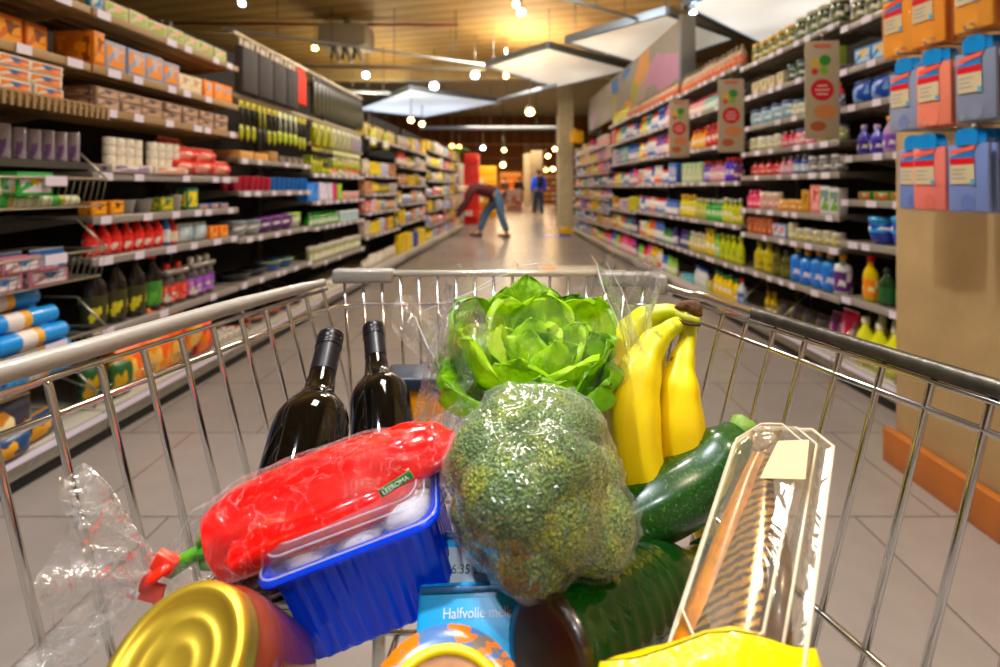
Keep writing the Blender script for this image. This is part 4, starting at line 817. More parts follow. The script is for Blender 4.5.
# slanted wire-bin dividers on right deck
def rbin(y0, y1, label):
    p, rz = frame('R', (y0 + y1) / 2, 0, .137); root = empty('wire_bin', p, rz); tag(root, label, 'wire bin'); L = y1 - y0; m = mat('b8b4a8', .3, .8)
    G().tube([(-L / 2, 0, .07), (L / 2, 0, .07)], .004, m, 6).obj('front_rail', root)
    for x in (-L / 2, 0, L / 2): G().tube([(x, 0, 0), (x, 0, .07), (x, .22, .27), (x, .24, 0)], .005, m, 6).obj('divider', root)
    for k in range(int(L / .04)): G().tube([(-L / 2 + k * .04, .0, .07), (-L / 2 + k * .04, .0, 0)], .002, m, 4).obj('wire', root)
rbin(2.16, 3.0, 'wire bin holding the pale yellow bottles by the pillar'); rbin(3.02, 4.18, 'wire bin with dark packs beneath the blue canisters')

# cloth packs on hooks off the pillar
def clothpack(c, shade):
    w, h, d = .145, .215, .014
    cloth = G().box((0, 0, -.06 - h / 2), (w, d, h), mat(c, .8, bump=.3, bscale=250), .004)
    film = G().box((0, 0, -.055 - h / 2), (w + .012, d + .004, h + .02), FILMPACK, .003)
    hdr = G(); n = 10
    pts = [(-w * .27, -.062), (w * .27, -.062)] + [(w * .29 * math.cos(PI * k / n), -.042 + .034 * math.sin(PI * k / n) ** .6) for k in range(n + 1)]
    hdr.prism(pts, .002, mat('1485c4', .3)); hdr.v = [(x, y - d / 2 - .004, z) for x, y, z in hdr.v]
    lab = G(); y = -d / 2 - .003
    lab.box((-.018, y, -.138), (.088, .001, .095), mat('d2c2a0', .4))
    l2 = G().box((-.018, y - .0008, -.113), (.088, .001, .02), mat('c81424', .4)); l3 = G().prism([(-.062, -.102), (.026, -.102), (.026, -.082), (-.062, -.095)], .001, mat('0c7ab8', .4)); l3.v = [(x, yy + y - .001, z) for x, yy, z in l3.v]
    l4 = G().prism([(-.062, -.092), (.026, -.078), (.032, -.064), (-.056, -.076)], .001, mat('e87060' if shade else 'e8604c', .4)); l4.v = [(x, yy + y - .001, z) for x, yy, z in l4.v]
    em = G(); cx, cz, rr = -.0, -.245, .026
    em.add([(cx + rr * math.cos(2 * PI * k / 24), -d / 2 - .0016, cz + rr * math.sin(2 * PI * k / 24)) for k in range(24)], [tuple(range(24))], mat(shade or c, .6), False)
    tx = G()
    for k, (xx, ww) in enumerate(((-.03, .05), (-.035, .04), (-.03, .05))): tx.box((xx, y - .0008, -.14 - k * .014), (ww, .0006, .003), mat('8a8a9a', .5))
    tx.box((.02, y - .0008, -.18), (.016, .0006, .018), mat('6aa0b8', .5))
    return [('cloth', cloth), ('header_card', hdr), ('paper_label', lab), ('red_band', l2), ('blue_band', l3), ('coral_stripe', l4), ('embossed_seal', em), ('fine_print', tx), ('film_sleeve', film)]
def filmmat(tint=(1, 1, 1), haze=.05, rough=.12, gl=.55, scale=22, bump=.6, fr=1.25, cap=.45, edge=0.0, crease=0.0, cscale=22):
    m = bpy.data.materials.new('clear_film'); m.use_nodes = True; nt = m.node_tree; nt.nodes.clear()
    out = nt.nodes.new('ShaderNodeOutputMaterial'); tr = nt.nodes.new('ShaderNodeBsdfTransparent'); tr.inputs[0].default_value = tint + (1,)
    gs = nt.nodes.new('ShaderNodeBsdfGlossy'); gs.inputs['Roughness'].default_value = rough; gs.inputs[0].default_value = (1, 1, 1, 1)
    df = nt.nodes.new('ShaderNodeBsdfDiffuse'); df.inputs[0].default_value = (.85, .86, .88, 1)
    lw = nt.nodes.new('ShaderNodeFresnel'); lw.inputs['IOR'].default_value = fr
    tc = nt.nodes.new('ShaderNodeTexCoord'); n = nt.nodes.new('ShaderNodeTexNoise'); n.inputs['Scale'].default_value = scale; n.inputs['Detail'].default_value = 3; n.inputs['Distortion'].default_value = 1.5
    nt.links.new(tc.outputs['Object'], n.inputs['Vector']); bp = nt.nodes.new('ShaderNodeBump'); bp.inputs['Strength'].default_value = bump; bp.inputs['Distance'].default_value = .02
    nt.links.new(n.outputs['Fac'], bp.inputs['Height'])
    for x in (gs, df, lw): nt.links.new(bp.outputs[0], x.inputs['Normal'])
    mul = nt.nodes.new('ShaderNodeMath'); mul.operation = 'MULTIPLY_ADD'; mul.inputs[1].default_value = gl * 2; mul.inputs[2].default_value = .015; mul.use_clamp = True
    nt.links.new(lw.outputs[0], mul.inputs[0]); cp = nt.nodes.new('ShaderNodeMath'); cp.operation = 'MINIMUM'; cp.inputs[1].default_value = cap; nt.links.new(mul.outputs[0], cp.inputs[0])
    fc = nt.nodes.new('ShaderNodeLayerWeight'); fc.inputs['Blend'].default_value = .5; pw = nt.nodes.new('ShaderNodeMath'); pw.operation = 'POWER'; pw.inputs[1].default_value = 3.5; nt.links.new(fc.outputs['Facing'], pw.inputs[0])
    h1 = nt.nodes.new('ShaderNodeMath'); h1.operation = 'MULTIPLY_ADD'; h1.inputs[1].default_value = edge; h1.inputs[2].default_value = haze; nt.links.new(pw.outputs[0], h1.inputs[0])
    nd = nt.nodes.new('ShaderNodeVectorMath'); nd.operation = 'MULTIPLY_ADD'; nd.inputs[1].default_value = (.035, .035, .035); nt.links.new(n.outputs['Color'], nd.inputs[0]); nt.links.new(tc.outputs['Object'], nd.inputs[2])
    vo = nt.nodes.new('ShaderNodeTexVoronoi'); vo.feature = 'DISTANCE_TO_EDGE'; vo.inputs['Scale'].default_value = cscale; nt.links.new(nd.outputs[0], vo.inputs['Vector'])
    cm = nt.nodes.new('ShaderNodeMapRange'); cm.inputs['From Min'].default_value = 0; cm.inputs['From Max'].default_value = .022; cm.inputs['To Min'].default_value = crease; cm.inputs['To Max'].default_value = 0; nt.links.new(vo.outputs['Distance'], cm.inputs['Value'])
    h2 = nt.nodes.new('ShaderNodeMath'); h2.operation = 'ADD'; h2.use_clamp = True; nt.links.new(h1.outputs[0], h2.inputs[0]); nt.links.new(cm.outputs[0], h2.inputs[1])
    m1 = nt.nodes.new('ShaderNodeMixShader'); nt.links.new(h2.outputs[0], m1.inputs[0]); nt.links.new(tr.outputs[0], m1.inputs[1]); nt.links.new(df.outputs[0], m1.inputs[2])
    m2 = nt.nodes.new('ShaderNodeMixShader'); nt.links.new(cp.outputs[0], m2.inputs[0]); nt.links.new(m1.outputs[0], m2.inputs[1]); nt.links.new(gs.outputs[0], m2.inputs[2])
    nt.links.new(m2.outputs[0], out.inputs[0]); return m
FILMPACK = filmmat(haze=.02, rough=.1, gl=.3, scale=18, bump=.15, cap=.2)
PILX = 1.61
def clothrow(z, specs, rowname):
    for (px, c, shade, n, desc) in specs:
        pk = clothpack(c, shade)
        for _, g in pk: g.v = [(x * .80, y, zz) for x, y, zz in g.v]
        parts = [(nm, g.mesh(nm)) for nm, g in pk]
        Xf = 1.45; Y = 500 * Xf / (px - CX)
        hk = empty('display_hook', (PILX, Y, z + .004)); tag(hk, 'wire hook carrying the ' + desc, 'hook', None)
        G().tube([(0, 0, 0), (-(PILX - Xf) - .03, 0, 0), (-(PILX - Xf) - .035, 0, .015)], .003, CHROME2, 6).obj('peg', hk)
        G().box((-.002, 0, 0), (.008, .03, .03), CHROME2, .002).obj('wall_plate', hk); G().tube([(0, 0, .02), (-(PILX - Xf) - .02, 0, .02)], .0025, CHROME2, 6).obj('price_arm', hk)
        for k in range(n):
            o = empty('cloth_pack', (Xf + k * .03 + R.uniform(0, .003), Y + R.uniform(-.004, .004), z - .003)); o.rotation_euler = (R.uniform(-.02, .03) , R.uniform(-.02, .02), -PI / 2 + .16 + R.uniform(-.05, .05))
            tag(o, '%s, %s on its hook' % (desc, ORD[k]), 'cloth pack', 'cleaning cloth packs hung on the pillar')
            for nm, me in parts:
                if k and nm in ('fine_print', 'embossed_seal', 'coral_stripe'): continue
                ch = bpy.data.objects.new(nm, me); COL.objects.link(ch); ch.parent = o
clothrow(1.352, [(914, '7a90cc', '6478b4', 2, 'blue cloth pack in the bottom row beside the shelves'), (930, 'f5897a', 'e07868', 2, 'pink cloth pack in the bottom row'), (968, '8296cc', '6a7eb8', 4, 'blue cloth pack in the bottom row nearest the pillar edge')], 'bottom')
clothrow(1.64, [(906, '9aa2bc', '7a86b0', 2, 'grey-blue cloth pack in the middle row beside the shelves'), (934, 'f58f72', None, 3, 'salmon cloth pack in the middle row'), (975, '8e96ae', '8e96ae', 3, 'grey-blue cloth pack in the middle row nearest the pillar edge')], 'middle')
clothrow(1.925, [(897, 'f0a414', None, 2, 'orange cloth pack in the top row beside the shelves'), (927, 'f0a012', None, 3, 'orange cloth pack in the middle of the top row'), (972, 'e8a014', None, 3, 'orange cloth pack in the top row nearest the pillar edge')], 'top')
# ======================= THE SHOPPING CART =======================
ZR = 1.005; ZB = .70; YF = .78; YN = .13
xl = lambda Y, z=ZR: -.276 - (YF - Y) * .251 + .25 * (ZR - z)
xr = lambda Y, z=ZR: .223 + (YF - Y) * .337 - .25 * (ZR - z)
yf = lambda z: YF - .12 * (ZR - z)
cart = empty('shopping_cart', (0, .45, 0)); tag(cart, 'chrome wire shopping cart filled with groceries, in the middle of the aisle', 'shopping cart')
O = Vector((0, .45, 0))
def cpart(name, g): g.v = [(x - O.x, y - O.y, z - O.z) for x, y, z in g.v]; o = g.obj(name, cart); return o
o = cpart('plastic_rail', G().tube(smoothcurve([(xl(YF - .03), YF - .03, 1.008), (xl(.6), .6, 1.012), (xl(.42), .42, 1.012), (xl(.28), .28, 1.014), (xl(YN), YN, 1.014)], 24), [.0062] * 2 + [.0078] * 4 + [.0088] * 18, GREYPL, 12)); o['label'] = 'grey plastic-coated rail on the sauce side'
rl = smoothcurve([(xr(YF - .02), YF - .02, 1.0), (xr(.70), .70, .9995), (xr(.67), .67, 1.003), (xr(.6), .6, 1.001), (xr(.45), .45, 1.0), (xr(.3), .3, 1.0), (xr(YN), YN, 1.0)], 40)
o = cpart('chrome_rail', G().tube(rl, .0068, CHROME, 12)); o['label'] = 'round chrome rail on the detergent side'
o = cpart('worn_sleeve', G().tube([p + Vector((0, 0, .0008)) for p in rl[20:]], .0077, mat('4b4740', .38, .6, var=.3, vscale=60, bump=.12, bscale=90), 12)); o['label'] = 'dark scuffed sleeve over the chrome rail'
cpart('front_rail', G().tube([(xl(YF) + .035, YF, 1.0165), (xr(YF) - .045, YF, 1.0165)], .0055, mat('d6cfc2', .25, .5), 10))
def corner(x0, x1, y, z, w): return G().box(((x0 + x1) / 2, y, z), (x1 - x0, .022, .022), GREYPL, .005)
cpart('corner_sleeve', corner(xl(YF) - .002, xl(YF) + .092, YF, 1.013, 0))
g = corner(xr(YF) - .09, xr(YF) - .004, YF, 1.008, 0); g.box((xr(YF) - .0, YF - .012, 1.004), (.02, .045, .03), GREYPL, .005); cpart('corner_sleeve', g)
def ring(z, r, y0=YN):
    pts = [(xl(y0, z), y0, z)] + [(xl(yf(z) - .05, z), yf(z) - .05, z), (xl(yf(z) - .015, z) + .006, yf(z) - .012, z), (xl(yf(z), z) + .03, yf(z), z)]
    pts += [(xr(yf(z), z) - .03, yf(z), z), (xr(yf(z) - .015, z) - .006, yf(z) - .012, z), (xr(yf(z) - .05, z), yf(z) - .05, z), (xr(y0, z), y0, z)]
    return G().tube(pts, r, CHROME, 8)
for z, r in ((.9695, .0034), (.77, .0034), (.705, .0036)): cpart('horizontal_wire', ring(z, r))
cpart('horizontal_wire', G().tube([(xl(YF - .03) + .006, YF - .03, .9985), (xl(YN) + .006, YN, 1.0)], .0026, CHROME, 8))
cpart('horizontal_wire', G().tube([(xr(YF - .05) - .005, YF - .05, .992), (xr(YN) - .005, YN, .991)], .0024, CHROME, 8))
k = 0
for k in range(-6, 10):
    Y = .395 + .0385 * k
    cpart('side_wire', G().tube([(xl(Y) + .004, Y, .999), (xl(Y) + .0065, Y, .994), (xl(Y, ZB), Y - .0, ZB)], .0029, CHROME, 8))
for k in range(-6, 10):
    Y = .372 + .0375 * k
    cpart('side_wire', G().tube([(xr(Y) - .001, Y, .993), (xr(Y) - .0045, Y, .989), (xr(Y, ZB), Y, ZB)], .0029, CHROME, 8))
for k in range(17):
    x = -.262 + .0292 * k
    cpart('front_wire', G().tube([(x, YF, 1.012), (x * .86 - .004, yf(ZB), ZB)], .0024, CHROME, 8))
for k in range(14):
    Y = .17 + k * .042; cpart('base_wire', G().tube([(xl(Y, ZB), Y, ZB), (xr(Y, ZB), Y, ZB)], .0026, CHROME, 6))
for k in range(5):
    f = (k + .5) / 5; cpart('base_wire', G().tube([(xl(YN, ZB) * (1 - f) + xr(YN, ZB) * f, YN, ZB - .004), (xl(yf(ZB), ZB) * (1 - f) + xr(yf(ZB), ZB) * f, yf(ZB), ZB - .004)], .0034, CHROME, 6))
# rear gate, handle and chassis (below and behind the view)
cpart('rear_frame', G().tube([(xl(YN, ZB), YN, ZB), (xl(YN), YN, 1.0), (xr(YN), YN, 1.0), (xr(YN, ZB), YN, ZB)], .005, CHROME, 8, closed=True))
cpart('handle_bar', G().tube([(-.42, .04, .99), (.42, .04, .99)], .014, mat('b02020', .4), 12))
for s, f in ((-1, xl), (1, xr)):
    cpart('handle_arm', G().tube([(f(YN), YN, 1.0), (.42 * s, .04, .99)], .009, CHROME, 8))
    cpart('chassis_tube', G().tube([(f(.3, ZB), .3, ZB), (.25 * s, .12, .45), (.25 * s, .12, .16), (.2 * s, .72, .14)], .011, CHROME, 8))
    cpart('chassis_tube', G().tube([(.17 * s, .66, ZB), (.2 * s, .7, .15)], .009, CHROME, 8))
    for y in (.12, .72):
        x = .25 * s if y < .3 else .2 * s
        M = Matrix.Rotation(PI / 2, 3, 'Y'); w = cpart('wheel', G().lathe([(.02, -.016), (.058, -.014), (.06, 0), (.058, .014), (.02, .016)], mat('2a2a2a', .6), 16, M=M, c=(x, y, .062)))
        cpart('caster_fork', G().tube([(x - .022, y, .06), (x - .02, y, .14), (x + .02, y, .14), (x + .022, y, .06)], .005, CHROME, 6))
cpart('lower_rack', G().tube([(-.22, .2, .16), (.22, .2, .16), (.18, .68, .16), (-.18, .68, .16)], .007, CHROME, 8, closed=True))

# ======================= GROCERIES =======================
def nz(p, s, seed=0): return noise.noise(Vector(p) * s + Vector((seed * 7.1, seed * 3.3, seed)))
FILM = filmmat(haze=.03, rough=.08, gl=1.0, scale=30, bump=.4, fr=1.35, cap=.5, edge=.4, crease=.22, cscale=20)
FILM2 = filmmat(haze=.0, rough=.05, gl=.7, scale=45, bump=.6, fr=1.25, cap=.25, edge=.12, crease=.16, cscale=38)
FILM3 = filmmat(haze=.06, rough=.1, gl=1.1, scale=40, bump=.6, fr=1.35, cap=.5, edge=.35, crease=.3, cscale=32)

# --- broccoli
def broccoli():
    c = P(534, 484, .36); Rb = .0650
    root = empty('broccoli', c); tag(root, 'large broccoli head shrink-wrapped in clear film, in the middle of the cart', 'broccoli')
    view = (Vector((0, 0, H)) - c).normalized(); axis = (view * .75 + Vector((0, 0, .5))).normalized()
    rr = random.Random(5)
    dirs = []
    n = 20
    for i in range(n):
        z = 1 - 2 * (i + .5) / n; a = i * 2.39996; s = math.sqrt(1 - z * z)
        d = Vector((s * math.cos(a), s * math.sin(a), z)) + Vector((rr.uniform(-.16, .16), rr.uniform(-.16, .16), rr.uniform(-.16, .16)))
        dirs.append((d.normalized(), rr.uniform(.50, .66), rr.uniform(.90, 1.07)))
    def rad(d):
        best = .0
        for q, w, h in dirs:
            a = d.angle(q)
            if a < w * 1.25:
                v = h * (.50 + .53 * math.sqrt(max(0, 1 - (a / (w * 1.25)) ** 2)))
                if v > best: best = v
        best = max(best, .66)
        big = 1 + .07 * noise.noise(d * 1.6 + Vector((3, 1, 2)))
        ll = max(0, d.x * -.42 + d.z * -.9); dn = max(0, -d.z * .95 + d.x * .3)
        return best * big * (1 - .13 * ll ** 2) * (1 + .03 * dn)
    nu, nv = 420, 260
    g = G(); D = []
    V = []
    for j in range(nv):
        th = PI * j / (nv - 1)
        for i in range(nu):
            ph = 2 * PI * i / nu; V.append(Vector((math.sin(th) * math.cos(ph), math.sin(th) * math.sin(ph), math.cos(th))))
    q = Vector((0, 0, 1)).rotation_difference(axis).to_matrix()
    cells = {}
    vs = []
    for v in V:
        d = q @ v; r = rad(d)
        # little buds
        dist, pts = noise.voronoi(d * 46.0, distance_metric='DISTANCE', exponent=2.5)
        b = .5 - min(dist[0], .5); r2 = Rb * r + .0042 * b + .0012 * noise.noise(d * 90)
        vs.append(d * r2)
    fs = [(j * nu + i, j * nu + (i + 1) % nu, (j + 1) * nu + (i + 1) % nu, (j + 1) * nu + i) for j in range(nv - 1) for i in range(nu)]
    m, nt, b = newmat('broccoli_florets')
    tc = nt.nodes.new('ShaderNodeTexCoord'); vo = nt.nodes.new('ShaderNodeTexVoronoi'); vo.inputs['Scale'].default_value = 480
    nt.links.new(tc.outputs['Object'], vo.inputs['Vector']); n1 = nt.nodes.new('ShaderNodeTexNoise'); n1.inputs['Scale'].default_value = 32; n1.inputs['Detail'].default_value = 5; n1.inputs['Roughness'].default_value = .7
    nt.links.new(tc.outputs['Object'], n1.inputs['Vector'])
    r1 = nt.nodes.new('ShaderNodeValToRGB'); e = r1.color_ramp.elements; e[0].position = .3; e[0].color = lin('46623a'); e[1].position = .7; e[1].color = lin('a4aa3e'); x = e.new(.5); x.color = lin('6f8650')
    nt.links.new(n1.outputs['Fac'], r1.inputs[0])
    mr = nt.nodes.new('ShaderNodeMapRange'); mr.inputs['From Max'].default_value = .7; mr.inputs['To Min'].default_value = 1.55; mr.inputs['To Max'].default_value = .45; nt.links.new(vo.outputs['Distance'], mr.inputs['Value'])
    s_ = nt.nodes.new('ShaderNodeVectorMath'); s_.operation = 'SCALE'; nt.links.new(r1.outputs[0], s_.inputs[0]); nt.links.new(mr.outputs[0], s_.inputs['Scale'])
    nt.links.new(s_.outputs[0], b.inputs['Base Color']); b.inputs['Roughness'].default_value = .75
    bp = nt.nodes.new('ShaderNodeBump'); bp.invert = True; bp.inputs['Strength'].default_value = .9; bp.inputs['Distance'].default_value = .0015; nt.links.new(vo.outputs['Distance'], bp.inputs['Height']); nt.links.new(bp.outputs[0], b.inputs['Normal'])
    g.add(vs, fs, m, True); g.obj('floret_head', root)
    # stem below the head
    st = G(); pts = [Vector(p_) for p_ in ((.0, .02, -.03), (.002, .03, -.065), (-.002, .034, -.105))]
    st.tube(smoothcurve(pts, 8), [.03, .026, .021, .019, .018, .018, .018, .017], mat('a9b88a', .5, var=.1), 14); st.obj('stem', root)
    # film: smooth taut skin over the florets with a few creases
    f = G()
    def fn(u, v):
        th = PI * v; ph = 2 * PI * u; d = q @ Vector((math.sin(th) * math.cos(ph), math.sin(th) * math.sin(ph), math.cos(th)))
        r = 0
        for _ in range(1): r = max(rad((d + o_).normalized()) for o_ in (Vector((0, 0, 0)), Vector((.09, 0, 0)), Vector((-.09, 0, 0)), Vector((0, 0, .09)), Vector((0, 0, -.09)), Vector((0, .09, 0))))
        cr = abs(noise.noise(d * 3.3 + Vector((5, 2, 1)))) 
        return d * (Rb * r + .0022 + .003 * max(0, .12 - cr) / .12)
    f.grid(90, 60, fn, filmmat(haze=.008, rough=.09, gl=.6, scale=38, bump=.4, fr=1.25, cap=.15, edge=.15, crease=.08, cscale=30), True); f.obj('film_wrap', root)
    # gathered film under the head
    def fn2(u, v):
        a = 2 * PI * u; r = .034 * (1 - .55 * v) + .003 * math.sin(9 * a + 3 * v) * (.3 + v); return Vector((r * math.cos(a) + .0 + .0 * v, .03 + .004 * v + r * math.sin(a), -.045 - .07 * v))
    G().grid(60, 12, fn2, FILM2, True).obj('gathered_film', root)
broccoli()

# --- lettuce
def leafmat(c1, c2, tr=.35):
    m = bpy.data.materials.new('lettuce_leaf'); m.use_nodes = True; nt = m.node_tree; nt.nodes.clear()
    out = nt.nodes.new('ShaderNodeOutputMaterial'); b = nt.nodes.new('ShaderNodeBsdfPrincipled'); t = nt.nodes.new('ShaderNodeBsdfTranslucent')
    tc = nt.nodes.new('ShaderNodeTexCoord'); n = nt.nodes.new('ShaderNodeTexNoise'); n.inputs['Scale'].default_value = 30; n.inputs['Detail'].default_value = 4
    nt.links.new(tc.outputs['Object'], n.inputs['Vector']); r = nt.nodes.new('ShaderNodeValToRGB'); e = r.color_ramp.elements; e[0].position = .35; e[0].color = lin(c1); e[1].position = .65; e[1].color = lin(c2)
    nt.links.new(n.outputs['Fac'], r.inputs[0]); nt.links.new(r.outputs[0], b.inputs['Base Color']); nt.links.new(r.outputs[0], t.inputs[0])
    b.inputs['Roughness'].default_value = .38; v = nt.nodes.new('ShaderNodeTexVoronoi'); v.inputs['Scale'].default_value = 160; nt.links.new(tc.outputs['Object'], v.inputs['Vector'])
    bp = nt.nodes.new('ShaderNodeBump'); bp.inputs['Strength'].default_value = .35; bp.inputs['Distance'].default_value = .002; nt.links.new(v.outputs['Distance'], bp.inputs['Height']); nt.links.new(bp.outputs[0], b.inputs['Normal'])
    mx = nt.nodes.new('ShaderNodeMixShader'); mx.inputs[0].default_value = tr; nt.links.new(b.outputs[0], mx.inputs[1]); nt.links.new(t.outputs[0], mx.inputs[2]); nt.links.new(mx.outputs[0], out.inputs[0]); return m
LM = [leafmat('94be14', 'b8da30'), leafmat('6a9c12', '8cba20'), leafmat('467c10', '64981a'), leafmat('accc2c', 'd0e65c')]
RIB = mat('b8d66a', .4)
def lettuce():
    c = P(533, 412, .505); root = empty('butterhead_lettuce', c); tag(root, 'open green butterhead lettuce in a clear bag behind the broccoli', 'lettuce')
    rr = random.Random(11)
    A = Matrix.Rotation(math.radians(22), 3, 'X')  # lean the heart toward the viewer
    def leaf(phi, open_, L, Wd, curl, m, seed, tip=0.0):
        g = G(); nu, nv = 37, 44
        def shape(u, v):
            s = u * 2 - 1; v = 1 - (1 - v) ** 1.6
            prof = (.16 + .84 * min(1, v / .55) ** .8) if v < .55 else math.sqrt(max(0.0, 1 - ((v - .55) / .45) ** 2.3))
            w = Wd * max(prof, .004) * (1 + .06 * math.sin(9 * v + seed))
            n_ = 14; r_, z_ = .005, 0; tt = v * L / n_
            for k_ in range(n_):
                f_ = (k_ + .5) / n_ * v; aa = open_ - curl * f_ + tip * max(0, f_ - .7) * 6; r_ += tt * math.sin(aa); z_ += tt * math.cos(aa)
            aa = open_ - curl * v + tip * max(0, v - .7) * 6
            rho = max(.042, r_ * 1.05); al = s * w / rho
            edge = abs(s) ** 2.2
            ruf = edge * v * (.0065 * math.sin(7 * s + 11 * v + seed) + .0035 * math.sin(23 * v + 4 * s + seed * 2)) + .009 * noise.noise(Vector((s * 1.6 + seed, v * 2.6, seed * 1.7))) * v
            ruf += .0025 * noise.noise(Vector((s * 6 + seed, v * 9, seed)))
            vein = -.0016 * math.exp(-((v * 5 - abs(s) * 1.6 + .3) % 1 - .5) ** 2 * 60) * min(1, abs(s) * 5) * (1 - v * .5) - .0028 * math.exp(-(s * 10) ** 2) * (1 - v)
            p = Vector((r_ - rho * (1 - math.cos(al)), rho * math.sin(al), z_ * (1 - .10 * s * s * v)))
            nrm = Vector((math.cos(aa) * math.cos(al), math.cos(aa) * math.sin(al), -math.sin(aa)))
            p += nrm * (ruf + vein)
            return A @ (Matrix.Rotation(phi, 3, 'Z') @ p)
        g.grid(nu, nv, shape, m)
        o = g.obj('leaf', root)
        pts = [shape(.5, t) for t in (0, .12, .25, .38, .5, .62)]
        G().tube(pts, [.0032, .0027, .0021, .0015, .001, .0004], RIB, 6).obj('midrib', o)
    for k in range(7): leaf(k * 2 * PI / 7 + .1, 1.26 + rr.uniform(-.1, .08), .130 if k else .112, .060, 1.2, LM[2] if k % 2 else LM[1], k * 1.7, rr.uniform(0, .5))
    leaf(-1.05, 1.2, .132, .074, 1.5, LM[0], 5, .2); leaf(-2.5, 1.25, .135, .06, 1.2, LM[1], 9, .5)
    for k in range(6): leaf(k * 2 * PI / 6 + .55, 1.08 + rr.uniform(-.1, .1), .140, .058, 1.0, LM[1] if k % 3 else LM[0], k * 2.3 + 20, rr.uniform(-.2, .5))
    for k in range(6): leaf(k * 2 * PI / 6 + .1 + rr.uniform(-.2, .2), .76 + rr.uniform(-.1, .1), .124, .046, .8, LM[0], k * 1.9 + 40, rr.uniform(-.4, .5))
    for k in range(5): leaf(k * 2 * PI / 5 + .4, .5 + rr.uniform(-.12, .08), .106, .034, .7, LM[0] if k % 2 else LM[3], k * 2.9 + 60, rr.uniform(-.6, .4))
    for k in range(5): leaf(k * 2 * PI / 5 + .9, .27 + rr.uniform(-.1, .1), .088, .022, .6, LM[3], k * 3.1 + 80, rr.uniform(-.8, .3))
    G().lathe([(.014, -.012), (.018, 0), (.012, .02)], mat('d8dcae', .5), 12).obj('core', root)
    # the clear bag standing open round it
    bag_ = empty('produce_bag', P(537, 440, .505)); tag(bag_, 'clear crackling produce bag standing open around the lettuce', 'plastic bag')
    g = G()
    def fn(u, v):
        a = 2 * PI * u; ca, sa = math.cos(a), math.sin(a)
        rx = .062 + .052 * v ** .7; ry = .055 + .035 * v ** .8
        top = .155 + .012 * math.sin(3 * a + .6) + .02 * max(0, ca) - .02 * max(0, -ca - .3) + .008 * math.sin(11 * a) + .022 * max(0, sa)
        z = v * top - .01
        fold = 1 + (.05 * noise.noise(Vector((ca * 3, sa * 3, v * 2.4))) + .04 * abs(math.sin(6 * a + 5 * v)) * v + .03 * noise.noise(Vector((ca * 9, sa * 9, v * 6))))
        p = Vector((rx * ca * fold + .004, ry * sa * fold, z))
        if ca < -.75 and v > .6: p += Vector((-.03, 0, .0)) * (v - .6) * 2.5 * (-ca - .75) * 4
        return p
    g.grid(130, 46, fn, FILM, True); o = g.obj('clear_film', bag_)
    fm = mat('f4f8ff', .12, coat=1, alpha=.34)  # pale glossy strands that draw streak highlights onto the bag film
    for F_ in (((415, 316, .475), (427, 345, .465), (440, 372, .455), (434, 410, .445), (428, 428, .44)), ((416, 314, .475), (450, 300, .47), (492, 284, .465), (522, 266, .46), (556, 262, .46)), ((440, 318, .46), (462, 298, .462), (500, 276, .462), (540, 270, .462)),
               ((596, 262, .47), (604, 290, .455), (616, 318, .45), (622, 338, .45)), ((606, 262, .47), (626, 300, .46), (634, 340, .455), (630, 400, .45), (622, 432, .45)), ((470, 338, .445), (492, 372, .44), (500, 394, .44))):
        G().tube(smoothcurve([P(*q) - bag_.location for q in F_], 24), lerpl([.0004, .0011, .0006, .0010, .0003], 24), fm, 6, flat=.35).obj('film_highlight', bag_)
    # extra film tail gathered at the lower side by the bottles
    g = G()
    def fn3(u, v):
        s = u * 2 - 1; a = P(470 + 26 * s, 300 + 20 * s, .47); b = P(446 + 34 * s, 432 + 5 * s, .44); p = a.lerp(b, v)
        p += Vector((.0, .014 * math.sin(5 * s + 4 * v) + .010 * noise.noise(Vector((s * 4, v * 5, 2))), .003 * math.sin(9 * s)))
        return p - bag_.location
    g.grid(40, 34, fn3, FILM3); g.obj('film_flap', bag_)
    g = G()
    def fn4(u, v):
        s = u * 2 - 1; a = P(597 + 6 * s, 262 + 8 * s, .50); b = P(640 + 14 * s, 420, .45); p = a.lerp(b, v)
        p += Vector((.012 * math.sin(PI * v), .012 * math.sin(4 * s + 3 * v), 0)); return p - bag_.location
    g.grid(20, 34, fn4, FILM3); g.obj('film_flap', bag_)
lettuce()

